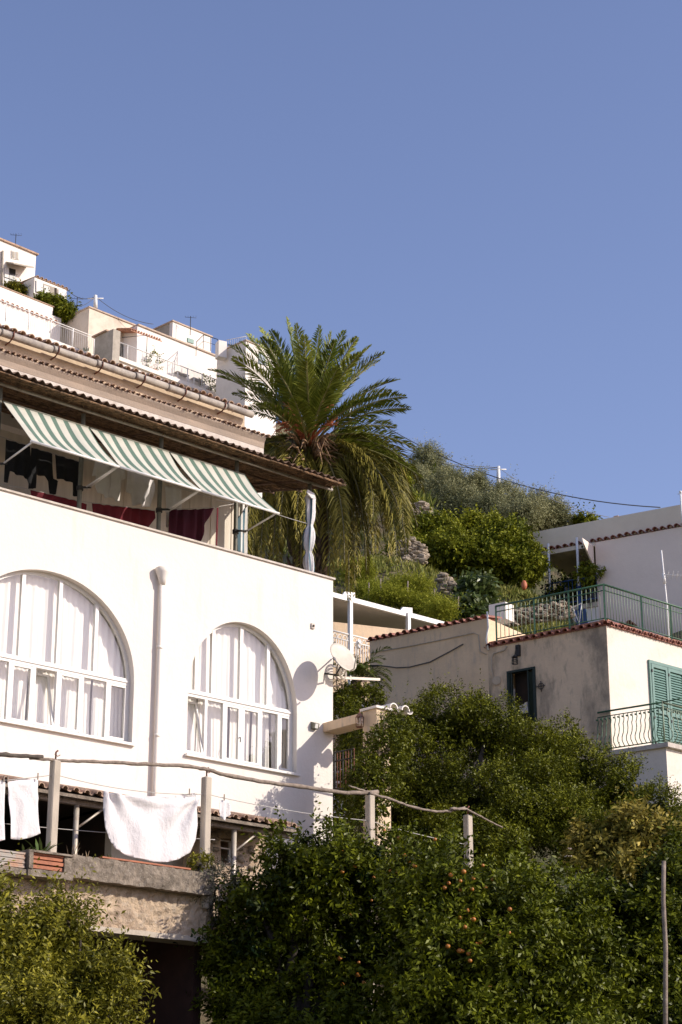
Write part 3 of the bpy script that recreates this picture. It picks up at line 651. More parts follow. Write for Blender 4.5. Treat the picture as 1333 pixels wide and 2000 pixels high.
for i in range(70):
    x=rn.uniform(402,500); yt=1640-36*math.sin(max(0,min(1,(x-398)/100))*math.pi*.6)
    y=rn.choice([yt+rn.uniform(-2,6),rn.uniform(yt,1700)])
    if 426<x<468 and y>1630: continue
    rock.sphere(F.W(x,y,.9),rn.uniform(.04,.09),0,7,5,(1,1,.7),.25,rn)
rock.build('stones',M['rock'],sw)
# teal tub
mb=MB(); mb.tube([F.P(-8.95,2.2,6.3),F.P(-8.95,2.2,6.62)],[.15,.2],14); mb.tube([F.P(-8.95,2.2,6.6),F.P(-8.95,2.2,6.63)],.215,14)
tag(mb.build('plastic_tub',M['teal']),'teal plastic tub on the terrace behind the leftmost towels','tub')
# ================================================================ RUSTIC TOWEL PERGOLA
rp=thing('rustic_pergola','frame of square concrete posts joined by crooked weathered branches above the garden','pergola',F.P(-4,3,6.1))
B3=3.0
def post_px(x,yt,zb,w=.13):
    p=F.W(x,yt,B3); a,b,z=F.ab(p); mb=MB(); mb.fbox(F,a-w/2,a+w/2,B3-w/2,B3+w/2,zb,z); o=mb.build('post',M['concrete'],rp); o.modifiers.new('bevel','BEVEL').width=.015; return o,a,z
for (x,yt,zb,rod) in ((109,1486,5.9,1),(404,1518,5.9,1),(723,1553,4,0),(914,1592,4,1),(1130,1672,4,0)):
    o,a,z=post_px(x,yt,zb)
    if rod:
        mb=MB(); mb.tube([F.P(a,B3,z-.02),F.P(a,B3,z+.13),F.P(a+.03,B3+.01,z+.16)],.014,6)
        mb.tube([F.P(a-.05,B3+.04,z+.09),F.P(a,B3+.05,z+.06),F.P(a+.05,B3+.04,z+.09)],.007,5); mb.build('tie_rod',M['rustiron'],o)
def pole(pxs,r0,r1,mt,b=B3,seed=0):
    rn=random.Random(seed); pts=[F.W(x,y,b) for x,y in pxs]; out=[]; N=6
    for i in range(len(pts)-1):
        for j in range(N): out.append(pts[i].lerp(pts[i+1],j/N)+Vector((rn.uniform(-1,1),rn.uniform(-1,1),rn.uniform(-1,1)))*.007)
    out.append(pts[-1]); k=len(out)
    rs=[(r0+(r1-r0)*i/(k-1))*(1+rn.uniform(-.14,.2)*(rn.random()<.6)) for i in range(k)]
    mb=MB(); mb.tube(out,rs,9); return mb
pole([(-30,1472),(20,1475),(84,1478)],.035,.03,0,B3+.03,1).build('pole',M['darkbranch'],rp)
m=pole([(58,1480),(112,1485),(160,1487),(230,1490),(310,1494),(370,1496),(404,1503),(445,1515),(520,1528),(600,1538),(680,1549),(738,1547)],.024,.036,0,B3+.01,2)
m.merge(pole([(682,1534),(700,1541),(722,1548)],.012,.018,0,B3+.03,3)); m.build('pole',M['branch'],rp)
pole([(722,1549),(760,1560),(800,1575),(850,1585),(880,1584),(908,1577)],.025,.02,0,B3+.05,4).build('pole',M['branch'],rp)
pole([(880,1580),(912,1580),(945,1598),(982,1616)],.024,.014,0,B3+.1,5).build('pole',M['branch'],rp)
pole([(1108,1658),(1125,1658),(1150,1664)],.02,.02,0,B3+.1,6).build('pole',M['branch'],rp)
pole([(1105,1673),(1150,1675)],.028,.028,0,B3+.05,7).build('pole',M['concrete'],rp)
ln=MB(); ln.tube(sagline(F.W(-40,1528,3),F.W(109,1513,3),.01)+sagline(F.W(109,1513,3),F.W(404,1551,3),.09)[1:]+sagline(F.W(404,1551,3),F.W(723,1603,3),.05)[1:]+sagline(F.W(723,1603,3),F.W(914,1650,3),.03)[1:],.007,5)
tag(ln.build('clothesline',M['line']),'sagging cord tied along the concrete posts and carrying the white linen','clothesline')
mb=MB(); mb.tube(sagline(F.W(0,1608,2.6),F.W(420,1640,2.6),.02),.006,5); tag(mb.build('garden_wire',M['line']),'thin wire running below the towels in front of the dark lean-to','wire')
gw='white linen on the garden line'
def linen(pts,label,cat='towel',name='white_towel',**kw):
    o=cloth(name,F,3.0+kw.pop('db',0),pts,M['white_cloth'],**kw); tag(o,label,cat,gw); return o
linen([(-25,1520),(11,1527),(9,1560),(8,1600),(10,1640),(-25,1650)],'narrow white towel cut off by the left edge of the photo',seed=21,fold=.02)
linen([(14,1527),(45,1522),(76,1521),(75,1570),(76,1610),(79,1628),(60,1636),(40,1640),(22,1638),(20,1600),(16,1560)],'white hand towel left of the first concrete post',seed=22,crease=.02,fold=.018,per=.3)
linen([(203,1545),(240,1553),(290,1556),(340,1554),(385,1548),(388,1570),(388,1610),(384,1640),(372,1665),(350,1678),(325,1684),(300,1683),(270,1676),(240,1668),(224,1658),(214,1640),(206,1615),(203,1580)],'big rounded white sheet hung between two concrete posts','sheet',name='white_sheet',seed=23,fold=.016,per=.47,step=.03,crease=.07)
linen([(430,1563),(446,1562),(452,1590),(444,1596),(440,1604),(434,1598),(428,1586)],'small crumpled white cloth right of the second concrete post','cloth',name='white_cloth',seed=24,fold=.03,per=.1,step=.03)
for (x,y,lab) in ((15,1525,'peg at the left corner of the white hand towel'),(74,1519,'peg at the right corner of the white hand towel'),(370,1549,'peg near the right corner of the big white sheet'),(438,1560,'peg holding the small crumpled white cloth'),(8,1524,'peg on the narrow towel at the left edge')):
    mb=MB(); p=F.W(x,y,3.02); mb.box(p-F.u*.008-Z*.03,F.u*.016,F.n*.012,Z*.1); 
    tag(mb.build('clothes_peg',M['branch']),'wooden clothes '+lab,'peg','pegs on the garden line')
# wooden pole at right
mb=MB(); mb.tube([PX(1300,2060,27.5),PX(1300,1950,27.5),PX(1299,1850,27.5)+Vector((.01,0,0)),PX(1296,1760,27.5),PX(1297,1682,27.5)],[.036,.034,.033,.031,.03],10)
tag(mb.build('wooden_stake',M['branch']),'tall thin wooden stake standing among the leaves near the right edge','stake')
# ================================================================ ALLEY BETWEEN THE HOUSES
sdh=thing('satellite_dish','round cream satellite dish on a bracket at the white house corner','satellite dish',F.P(0,.05,11.1))
dc=F.W(672,1282,.62)
ax=(Vector((.55,-.62,.42))).normalized(); x=ax.cross(Z).normalized(); y=x.cross(ax)
mb=MB(); n=32; vs=[]; 
for i in range(7):
    r=.33*i/6
    for k in range(n):
        an=2*math.pi*k/n; vs.append(dc+x*r*.92*math.cos(an)+y*r*1.02*math.sin(an)+ax*(r*r*.45-.06))
for i in range(7):
    r=.33*i/6
    for k in range(n):
        an=2*math.pi*k/n; vs.append(dc+x*r*.92*math.cos(an)+y*r*1.02*math.sin(an)+ax*(r*r*.45-.068))
fs=[(i*n+k,i*n+(k+1)%n,(i+1)*n+(k+1)%n,(i+1)*n+k) for i in range(6) for k in range(n)]
fs+=[(7*n+i*n+(k+1)%n,7*n+i*n+k,7*n+(i+1)*n+k,7*n+(i+1)*n+(k+1)%n) for i in range(6) for k in range(n)]
fs+=[(6*n+k,6*n+(k+1)%n,13*n+(k+1)%n,13*n+k) for k in range(n)]
mb.add(vs,fs,0,True); mb.build('reflector',M['dish'],sdh)
lnb=dc+ax*.42+y*-.02
mb=MB(); mb.tube([dc-y*.36,dc-y*.40+ax*.12,dc-y*.18+ax*.33,lnb],.015,8); mb.build('feed_arm',M['dish'],sdh)
mb=MB(); mb.tube([lnb-ax*.05,lnb+ax*.07],[.035,.04],10); mb.tube([lnb+y*-.03,lnb-y*.12],.022,8); mb.build('receiver',M['whitemetal'],sdh)
mb=MB(); mb.tube([F.P(-.21,.0,11.17),F.P(-.1,.2,11.12),dc-ax*.1-y*.1],.018,8); mb.tube([F.P(-.02,.02,11.5),dc-ax*.1],.015,8); mb.build('bracket',M['iron'],sdh)
cb=MB(); rn=random.Random(1)
for i in range(6):
    c=F.P(.08,.1,11.28)+Vector((rn.uniform(-.04,.04),0,rn.uniform(-.05,.05))); r=rn.uniform(.09,.17)
    cb.tube([c+F.u*r*math.cos(t)*.9+Z*r*1.1*math.sin(t)+F.n*(.1*math.sin(t*.5)) for t in np.linspace(0,6.4,22)],.011,5)
cb.build('coiled_cable',M['palecable'],sdh)
mb=MB(); mb.box(F.P(-.02,.1,10.98),F.WA(741,1329,-.02)-F.P(-.02,.1,10.98),F.u*.03,Z*.05); mb2=mb
mb=MB(); p0=F.P(0,.12,11.0); p1=F.P(1.15,.12,11.22); p1=F.W(741,1330,.12); p0=F.W(652,1326,.12); mb.box(p0,p1-p0,F.n*.03,Z*.05)
tag(mb.build('metal_bar',M['pipe']),'flat grey metal bar reaching out from the white house corner below the dish','bar')
# beam with lantern and pillar
bm_=thing('beam_and_pillar','short plastered beam from the white house to a pillar hidden in leaves','beam',F.P(0,1.2,8))
mb=MB(); mb.fbox(F,-.25,.12,.003,.98,10.02,10.19); mb.build('beam',M['plaster'],bm_)
mb=MB(); mb.fbox(F,-.12,.22,.98,1.36,6.5,10.25); mb.build('pillar',M['plaster'],bm_)
mb=MB(); mb.fbox(F,-.16,.26,.94,1.40,10.253,10.30); tile_row(mb,F,.15,.75,1.2,10.32,out=.2,per=.2,depth=.2,rise=.05,seed=4); mb.build('cap',M['villwhite'],bm_)
la=thing('lantern','small copper lantern hanging from the end of the plastered beam','lantern',F.P(0,1.05,9.75))
lc=F.W(703,1411,1.06); 
mb=MB(); 
def hexa(z,r): return [lc+Vector((r*math.cos(k*math.pi/3),r*math.sin(k*math.pi/3),z)) for k in range(6)]
mb.tube([lc+Z*.1,lc+Z*.19],[.085,.02],6,0,False); mb.tube([lc-Z*.1,lc-Z*.085],[.055,.07],6,0,False)
for p,q in zip(hexa(-.09,.065),hexa(.1,.075)): mb.tube([p,q],.006,4)
mb.tube([lc+Z*.18,lc+Z*.26],.006,5); mb.build('frame',M['copper'],la)
mb=MB(); mb.tube([lc-Z*.08,lc+Z*.09],[.055,.066],6,0,False); mb.build('pane',M['glass'],la)
# gate railing in the alley
gr=thing('alley_gate','narrow rusty iron gate in the dark gap beside the white house','gate',F.P(.3,.3,8.5))
g0=F.W(654,1470,.25); g1=F.W(692,1462,.8)
g1=F.WA(692,1462,.3); g0=F.WA(654,1470,.3)
for i in range(8):
    mb=MB(); p=g0.lerp(g1,i/7); mb.tube([p,p-Z*.75],.012 if i else .025,6); mb.build('bar',M['rustiron' if i%3 else 'iron'],gr)
for dz in (0,.17,.72):
    mb=MB(); mb.tube([g0-Z*dz,g1-Z*dz],.014,6); mb.build('rail',M['iron'],gr)
# white wall piece and dark passage behind
mb=MB(); w0=PX(655,1460,44); mb.box(PX(640,1600,45),Vector((2.2,.6,0)),Vector((0,.2,0)),Z*1.6)
tag(mb.build('garden_wall',M['villwhite']),'low whitewashed wall deep in the alley between the two houses','wall')
mb=MB(); mb.prism([PX(655,1385,44.5),PX(690,1368,44.5),PX(735,1372,44.5),PX(735,1400,44.5),PX(690,1425,44.5),PX(655,1420,44.5)],(0.05,.35,.05))
tag(mb.build('stair_parapet',M['villwhite']),'bright white stair parapet glimpsed through palm leaves in the alley','parapet')
mb=MB(); mb.box(PX(640,1700,48.5),Vector((2.6,1.0,0)),Vector((0,.2,0)),Z*6.5)
tag(mb.build('passage_wall',M['plaster']),'dim beige wall closing the far end of the alley','wall')
# ================================================================ WHITE PERGOLA BEHIND
wp=thing('white_pergola','white metal pergola with a slatted roof behind the two houses','pergola',F.P(10,-8,12))
PB=-9.0
e0=F.W(640,1166,PB); e1=F.W(866,1220,PB); zt_=e0.z
e1.z=e0.z if abs(e1.z-e0.z)<.3 else e1.z
mb=MB(); mb.box(e0,e1-e0,F.n*.1,Z*.13); mb.build('fascia',M['whitemetal'],wp)
mb=MB(); dirb=-F.n*3.6
nn=26; vs=[]
for i in range(nn+1):
    t=i/nn
    for off in (0,.03):
        pass
prof=[]
for i in range(nn*2+1):
    t=i/(nn*2); prof.append((dirb*t)+Z*(.05+.05*(i%2)-.0+t*.1))
vs=[]
for q in prof: vs+=[e0+q,e1+q]
mb.add(vs,[(2*i,2*i+1,2*i+3,2*i+2) for i in range(len(prof)-1)],0)
vs=[v+Z*.02 for v in vs]; mb.add(vs,[(2*i+2,2*i+3,2*i+1,2*i) for i in range(len(prof)-1)],0); mb.build('roof_panel',M['pergolaroof'],wp)
for xpx in (682,795):
    mb=MB(); p=F.W(xpx,1200,PB+.05); p.z=e0.z; mb.box(p-F.u*.05-Z*3.2,F.u*.1,F.n*.1,Z*3.3); pp=mb.build('post',M['whitemetal'],wp)
    mb=MB(); mb.prism([p+Z*.14-F.u*.2-F.n*.1,p+Z*.14+F.u*.25-F.n*.1,p+Z*.32+F.u*.25-F.n*.1,p+Z*.27-F.u*.1-F.n*.1],F.n*.06); mb.build('bracket',M['whitemetal'],pp)
for i in range(6):
    mb=MB(); p=F.W(700+i*21,1186+i*5.4,PB-.5)-Z*.03; mb.sphere(p,.03,0,8,5); mb.build('spotlight',M['whitemetal'],wp)
wr=thing('white_railing','ornate white metal railing under the white pergola','railing',F.P(9,-8.5,12))
r0=F.W(640,1229,PB+.1); r1=F.W(735,1252,PB+.1); r1.z=r0.z
mb=MB(); mb.tube([r0,r1],.025,8); mb.tube([r0-Z*.18,r1-Z*.18],.018,6); mb.tube([r0-Z*.95,r1-Z*.95],.02,6); mb.build('rails',M['whitemetal'],wr)
for i in range(20):
    mb=MB(); p=r0.lerp(r1,(i+.5)/20); mb.tube([p-Z*.18,p-Z*.95],.012,5); mb.build('baluster',M['whitemetal'],wr)
mb=MB()
for i in range(10):
    p=r0.lerp(r1,(i+.5)/10); uu=(r1-r0)/20; mb.tube([p-Z*.18-uu*.9+uu*(.9-.9*math.cos(t))+Z*.13*math.sin(t) for t in np.linspace(0,math.pi,8)],.012,5)
mb.build('scrollwork',M['whitemetal'],wr)
# ================================================================ BEIGE HOUSE (right)
bh=thing('beige_house','beige plastered house with stained shaded wall, red tile edging and green shutters','house',L.P(3,1,8))
ZR=13.93
# shaded wall with window opening
wo=[L.az(x,y,0) for x,y in ((991,1313),(1046,1302))]
a0=wo[1][0]; a1=wo[0][0]; zt2=13.27; zb2=11.9
mb=MB()
# L is outward at b<0; make its front at b=0 and body behind (b>0)
def slab(mb,fr,a0,a1,z0,z1,t=.3,m=0): mb.fbox(fr,a0,a1,0,t,z0,z1,m)
slab(mb,L,.0,a0,6,ZR,m=1); slab(mb,L,a1,3.16,6,ZR,m=1); slab(mb,L,a0,a1,zt2,ZR,m=1); slab(mb,L,a0,a1,6,zb2,m=1)
mb.build('shaded_wall',[M['plaster'],M['stained']],bh)
mb=MB(); mb.fbox(L,3.163,6.58,.0,.3,6,14.66); mb.fbox(L,3.163,3.45,.3,3.6,12,14.66); mb.fbox(L,6.28,6.58,.3,4,6,14.66); mb.build('wing_wall',M['plaster'],bh)
mb=MB(); mb.fbox(R,.012,5.5,-.3,.0,6,ZR); mb.build('lit_wall',M['limewash'],bh)
mb=MB(); q=[L.P(0.1,.1,0),L.P(3.16,.1,0),L.P(3.16,5,0),R.P(5.5,-.1,0)]; mb.prism([Vector((v.x,v.y,ZR-.15)) for v in q],Z*.15); mb.build('roof_slab',M['concrete'],bh)
mb=MB(); mb.prism([Vector((v.x,v.y,14.5)) for v in (L.P(3.2,.05,0),L.P(6.5,.05,0),L.P(6.5,4,0),L.P(3.2,4,0))],Z*.12); mb.build('wing_roof',M['concrete'],bh)
Lm=Fr(C1,-53.7)
mb=MB(); tile_row(mb,L,-.12,3.2,.12,ZR+.02,out=.22,per=.2,depth=.5,rise=.10,sgn=-1,seed=1); tile_row(mb,R,-.05,5.4,-.12,ZR+.02,out=.22,per=.2,depth=.5,rise=.10,seed=2)
mb.fbox(L,0,3.18,-.03,.3,ZR,ZR+.03); mb.fbox(R,.05,5.4,-.3,.04,ZR,ZR+.03); mb.build('eaves_tiles',M['redtile'],bh)
mb=MB(); mb.fbox(L,-.02,3.18,.06,.5,ZR+.03,ZR+.16); mb.fbox(R,0,5.4,-.5,-.06,ZR+.03,ZR+.16); mb.build('kerb',M['terracotta'],bh)
mb=MB(); tile_row(mb,L,3.14,6.62,.12,14.68,out=.2,per=.2,depth=.6,rise=.12,sgn=-1,seed=3); mb.build('wing_tiles',M['redtile'],bh)
# dark green window
wn=MB()
t=.05
for (x0,x1,y0,y1) in ((a0,a0+t,zb2,zt2),(a1-t,a1,zb2,zt2),(a0+t,a1-t,zt2-t,zt2),(a0+t,a1-t,zb2,zb2+t)): wn.fbox(L,x0,x1,-.03,.08,y0,y1)
wn=wn.build('window',M['darkgreen'],bh)
mb=MB(); mb.fbox(L,a0+t,a1-t,.26,.28,zb2,zt2); mb.build('dark_pane',M['dark'],wn)
for (s0,s1) in ((a0+t,a0+.22),(a1-.13,a1-t)):
    mb=MB()
    for z in np.arange(zb2+.1,zt2-.1,.045):
        mb.prism([L.P(s0,.0,z+.04),L.P(s0,.02,z),L.P(s0,.03,z),L.P(s0,.01,z+.04)],L.u*(s1-s0))
    mb.fbox(L,s0,s0+.03,-.01,.035,zb2+.05,zt2-t); mb.fbox(L,s1-.03,s1,-.01,.035,zb2+.05,zt2-t); mb.build('shutter',M['darkgreen'],wn)
mb=MB(); mb.pprism(L,((1000,1346),(1006,1345),(1006,1392),(1000,1392)),.15,.01); mb.build('inner_frame',M['limewash'],wn)
mb=MB(); mb.pprism(L,((1014,1380),(1030,1370),(1032,1392),(1016,1394)),.2,.05); mb.build('basket',M['white_cloth'],wn)
# iron lamp, ornament, conduit, box
mb=MB(); p=L.W(1014,1272,0); 
mb.fbox(L,L.ab(p)[0]-.05,L.ab(p)[0]+.05,-.08,0,p.z-.12,p.z+.14); q=L.W(1006,1290,-.18)
mb.tube([p,p-L.n*.12+Z*.08,q+Z*.12],.012,5)
for k in range(4):
    an=k*math.pi/2+.4; mb.tube([q+Vector((.06*math.cos(an),.06*math.sin(an),.08)),q+Vector((.075*math.cos(an),.075*math.sin(an),-.08))],.01,4)
for z in (-.08,0,.08): mb.tube([q+Vector((.07*math.cos(t),.07*math.sin(t),z)) for t in np.linspace(0,6.28,9)],.009,4)
mb.tube([q+Z*.08,q+Z*.14],[.07,.01],8); mb.build('iron_lamp',M['iron'],bh)
mb=MB(); p=L.W(1057,1340,-.02); mb.tube([p+L.u*.07*math.cos(t)+Z*.07*math.sin(t) for t in np.linspace(0,6.28,12)],.009,5); mb.tube([p+Z*.12,p-Z*.13],.01,5); mb.tube([p+L.u*.13,p-L.u*.10],.01,5); mb.build('iron_ornament',M['iron'],bh)
mb=MB(); mb.tube([L.W(x,y,-.03) for x,y in ((990,1262),(985,1270),(965,1276),(960,1285),(961,1310),(966,1328))],.014,6); mb.build('conduit',M['concrete'],bh)
mb=MB(); mb.tube([L.W(x,y,-.02) for x,y in ((725,1275),(800,1262),(870,1248),(925,1236),(935,1240),(938,1272),(950,1278))],.013,6); mb.build('conduit',M['concrete'],bh)
mb=MB(); mb.tube([L.W(x,y,-.04) for x,y in ((952,1195),(954,1225),(950,1250),(954,1270))],.025,6); mb.build('downpipe',M['whitemetal'],bh)
mb=MB(); mb.tube([L.W(970,1329,-.03),L.W(970,1329,-.08)],.10,12); mb.build('junction_box',M['concrete'],bh)
mb=MB(); mb.tube([L.W(x,y,-.03) for x,y in ((722,1302),(745,1300),(775,1304),(800,1303),(840,1293),(880,1272),(905,1258))],.014,6); mb.build('slack_cable',M['cable'],bh)
mb=MB(); p=L.W(727,1315,-.15); mb.tube([L.W(742,1300,-.0),L.W(715,1300,-.3),L.W(690,1298,-.5)],.018,6); mb.tube([L.W(728,1301,-.14),p],.01,5); mb.sphere(p-Z*.03,.06,0,8,6); mb.build('security_camera',M['iron'],bh)
for x in np.linspace(740,900,7):
    pass
# green shutters on lit wall
sh=MB(); sa0=1.40; sa1=3.3; sz1=13.38; sz0=11.05
sh.fbox(R,sa0,sa1,.0,.05,sz1-.07,sz1); sh.fbox(R,sa0,sa0+.05,.0,.05,sz0,sz1-.07); sh.fbox(R,sa1-.05,sa1,0,.05,sz0,sz1-.07); sf=sh.build('shutter_frame',M['greenshutter'],bh)
for i in range(3):
    l=sa0+.06+i*.6; r=l+.58; mb=MB()
    for (x0,x1,y0,y1) in ((l,l+.07,sz0,sz1-.08),(r-.07,r,sz0,sz1-.08),(l+.07,r-.07,sz1-.16,sz1-.08),(l+.07,r-.07,12.15,12.25),(l+.07,r-.07,sz0,sz0+.1)): mb.fbox(R,x0,x1,.015,.06,y0,y1)
    z=sz0+.11
    while z<sz1-.2:
        if not 12.11<z<12.25: mb.prism([R.P(l+.07,.055,z),R.P(l+.07,.025,z+.055),R.P(l+.07,.015,z+.05),R.P(l+.07,.045,z-.005)],R.u*(r-l-.14))
        z+=.06
    mb.fbox(R,l+.07,r-.07,.005,.012,sz0,sz1-.1)
    s=mb.build('shutter',M['greenshutter'],sf)
    mb=MB(); 
    for z in (12.0,13.1,11.4): mb.fbox(R,l-.01,l+.03,.06,.075,z,z+.06)
    mb.build('hinge',M['iron'],s)
# balcony
BK=L.P(-1.33,-.05,0); bdir=(BK-L.P(.25,-.05,0)).normalized(); zf=11.05
mb=MB(); mb.prism([Vector((v.x,v.y,zf-.12)) for v in (L.P(-.0,-.1,0),L.P(-1.42,-.1,0),BK+R.u*4-L.u*.1,R.P(4,0.01,0),R.P(.03,.01,0))],Z*.1); mb.build('balcony_slab',M['coping'],bh)
mb=MB(); mb.prism([Vector((v.x,v.y,6)) for v in (L.P(-.02,-.03,0),L.P(-1.33,-.03,0),L.P(-1.33,-.03,0)+R.u*3.9,R.P(3.9,.01,0),R.P(.05,.01,0))],Z*(zf-.12-6)); mb.build('lower_storey',M['limewash'],bh)
br=thing('balcony_railing','green wrought iron balcony railing with bellied bars in front of the green shutters','railing',BK+Z*zf)
def belly(p,outv,r,z0,z1,mt,par):
    mb=MB(); H=z1-z0; pr=[(0,1),(.0,.93),(-.02,.86),(.0,.78),(.04,.68),(.02,.55),(.05,.4),(.12,.25),(.12,.14),(.05,.04),(0,0)]
    mb.tube([p+outv*o+Z*(z0+H*t) for o,t in pr],r,5)
    mb.tube([p+outv*.03+Z*(z0+H*.9),p+outv*.07+Z*(z0+H*.9)],.02,6)
    mb.build('baluster',mt,par)
c0=L.P(.28,-.08,0); c1=L.P(-1.33,-.08,0); c2=c1+R.u*3.4; zt3=11.93
for (p,q,o,n_,mt) in ((c0,c1,-L.n,15,M['railgreen']),(c1,c2,R.n,22,M['railpale'])):
    for zz,r in ((zt3,.022),(zt3-.11,.012),(zf+.03,.014)):
        mb=MB(); mb.tube([p+Z*zz,q+Z*zz],r,8); mb.build('rail',mt,br)
    for i in range(n_+1):
        if i==0 and o==R.n: continue
        belly(p.lerp(q,i/n_),o,.011,zf+.03,zt3-.11,mt,br)
mb=MB(); mb.tube([c1+Z*(zf-.0),c1+Z*(zt3+.02)],.02,6); mb.build('post',M['railpale'],br)
mb=MB(); mb.tube([c1+Z*zt3,c1+Z*zt3+(c1-c0).normalized()*.45+Z*.02],.014,6); mb.build('rail',M['railgreen'],br)
# roof terrace railing
rr_=thing('roof_railing','long green metal railing round the roof terrace of the beige house','railing',L.P(0,.1,ZR))
k0=L.P(2.95,.06,0); k1=L.P(.05,.06,0); k2=R.P(5.3,-.06,0); z0=ZR+.2; z1=14.93
for (p,q,n_,posts,mt) in ((k0,k1,25,(0,.36,.68,1),M['railgreen']),(k1,k2,52,(.25,.45,.65,.85,1),M['railpale'])):
    for zz,r in ((z1,.025),(z0,.014),(z1-.14,.012)):
        mb=MB(); mb.tube([p+Z*zz,q+Z*zz],r,8); mb.build('rail',M['railgreen'],rr_)
    for t in posts:
        mb=MB(); w=p.lerp(q,t); mb.box(w-Vector((.02,.02,0))+Z*(ZR+.1),(.04,0,0),(0,.04,0),Z*(z1-ZR-.1)); mb.build('post',M['railgreen'],rr_)
    for i in range(1,n_):
        mb=MB(); w=p.lerp(q,i/n_); mb.tube([w+Z*z0,w+Z*(z1-.02)],.009,5); mb.build('baluster',M['railpale'],rr_)
# clutter on the roof terrace
ct=thing('folding_chair','folded white and blue garden chair leaning behind the green roof railing','chair',L.P(1.2,.9,ZR+.1))
mb=MB(); c=L.P(1.25,.9,ZR+.1); mb.tube([c,c+L.u*-.15+Z*.85],.012,6); mb.tube([c+L.u*-.2,c+L.u*.1+Z*.8],.012,6); mb.tube([c+L.u*-.15+Z*.85,c+L.u*.25+Z*.85+L.n*.2],.012,6); mb.build('frame',M['whitemetal'],ct)
mb=MB(); mb.prism([c+Z*.3,c+Z*.3-L.u*.3,c+Z*.7-L.u*.25,c+Z*.7+L.u*.05],L.n*.02); mb.build('seat',M['bluepaint'],ct)
mb=MB(); p=L.W(955,1178,3.0); mb.box(p-Z*.05,-L.u*.5,L.n*.4,-Z*.45); tag(mb.build('water_tank',M['villwhite']),'white block standing on the slope left of the green roof railing','block')
# antenna behind railing
an=thing('tv_antenna','television aerial on a taped mast in front of the pinkish wall','antenna',R.P(3,-1.6,14))
p=PX(1303,1180,47); q=PX(1292,1075,47)
mb=MB(); mb.tube([p-Z*2,p,q],.022,6); mb.tube([PX(1299,1140,47),PX(1296,1120,47)],.04,6); mb.build('mast',M['whitemetal'],an)
mb=MB(); w0=PX(1294,1122,47); w1=PX(1370,1126,46.5); mb.tube([w0,w1],.012,5)
for i in range(7): w=w0.lerp(w1,.15+i*.12); mb.tube([w-Z*.06+Vector((0,.15,0)),w+Z*.06-Vector((0,.15,0))],.006,4)
mb.build('yagi',M['whitemetal'],an)
# ================================================================ UPPER RIGHT HOUSE
th=thing('pinkish_house','pinkish grey house with flat parapet and a shaded porch above the roof terrace','house',T.P(-1,1,18))
def tb(mb,a0,a1,b0,b1,z0,z1,m=0): mb.fbox(T,a0,a1,b0,b1,z0,z1,m)
mb=MB(); tb(mb,-8,-.05,0,.3,15,22.05); mb.build('wall',M['twall'],th)
mb=MB(); mb.prism([T.P(2.2,.05,22.1),T.P(-8,.05,22.1),T.P(-8,.05,22.82),T.P(2.2,.05,22.82)],T.n*.3); mb.fbox(T,-8,2.2,.35,.5,22.1,22.3); mb.build('parapet',M['twall2'],th)
mb=MB(); tile_row(mb,T,-6,2.1,.15,22.08,out=.25,per=.24,depth=.3,rise=.08,sgn=-1,seed=5); mb.build('eaves_tiles',M['redtile'],th)
mb=MB(); tb(mb,-.05,2.05,-.05,3,21.9,22.04); mb.build('porch_ceiling',M['villbeige'],th)
mb=MB(); tb(mb,-.05,2.3,2.6,2.8,15,21.9); tb(mb,-.3,-.05,.3,2.6,15,21.9); mb.build('porch_back_wall',M['villgrey'],th)
mb=MB(); tb(mb,.45,1.05,2.55,2.6,20.2,21.7); mb.build('porch_door',M['dark'],th)
mb=MB(); tb(mb,-.05,2.1,-.05,2.6,19.85,20.0); mb.build('porch_floor',M['villbeige'],th)
ar=arch_pts(T.az(1149,1185,0)[0],.22,18.55,19.15,14); cxa=T.az(1149,1185,0)[0]
mb=MB(); Tm=Fr(C2,-58.8+180)   # same plane seen from its outward side
def tm(a,z): return (-a,z)
holed_wall(mb,Tm,.0,.3,[(-.9,15),(.05,15),(.05,19.85),(-.9,19.85)],[[(-cxa-.22,15.3),(-cxa+.22,15.3)]+arch_pts(-cxa,.22,18.75,19.25,14)]); mb.build('arched_wall',M['villwhite'],th)
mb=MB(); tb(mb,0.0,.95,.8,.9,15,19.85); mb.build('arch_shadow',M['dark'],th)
mb=MB(); tb(mb,.9,2.2,.6,.9,15,19.85); mb.build('basement',M['villgrey'],th)
mb=MB(); mb.prism([T.P(.0,-.02,21.95),T.P(-.0,-.02,21.2),T.P(-.05,-.9,21.75),T.P(-.0,-.9,21.95)],T.u*.05); mb.build('side_screen',M['twall'],th)
for xp,yt,mt in ((1071,1062,'whitemetal'),(1127,1050,'whitemetal')):
    mb=MB(); a,b,z=T.ab(T.W(xp,yt,-.1)); mb.tube([T.P(a,-.1,z),T.P(a,-.1,19.9)],.045,8); mb.tube([T.P(a,-.1,20.6),T.P(a,-.1,19.0)],.055,8,1); mb.build('porch_post',[M[mt],M['bluepaint']],th)
mb=MB(); tb(mb,-.55,-.2,-.06,0,17.0,18.9); mb.build('small_window',M['darkglass'],th)
mb=MB(); tile_row(mb,T,-1.4,-.3,-.0,19.0,out=.4,per=.22,depth=.0,rise=.1,sgn=-1,seed=6); mb.build('window_hood',M['redtile'],th)
mb=MB(); a,b,z=T.ab(T.W(1203,1006,.3)); tb(mb,a-.08,a+.08,.3,.5,22.8,22.95); mb.build('chimney',M['oldtile'],th)
bp_=thing('porch_railing','dark blue railing of the shaded porch on the pinkish house','railing',T.P(1,-.1,20))
mb=MB(); q0=T.P(1.75,-.12,0); q1=T.P(-.08,-.12,0)
for zz in (20.85,20.1): mb.tube([q0+Z*zz,q1+Z*zz],.022,6)
mb.build('rail',M['bluepaint'],bp_)
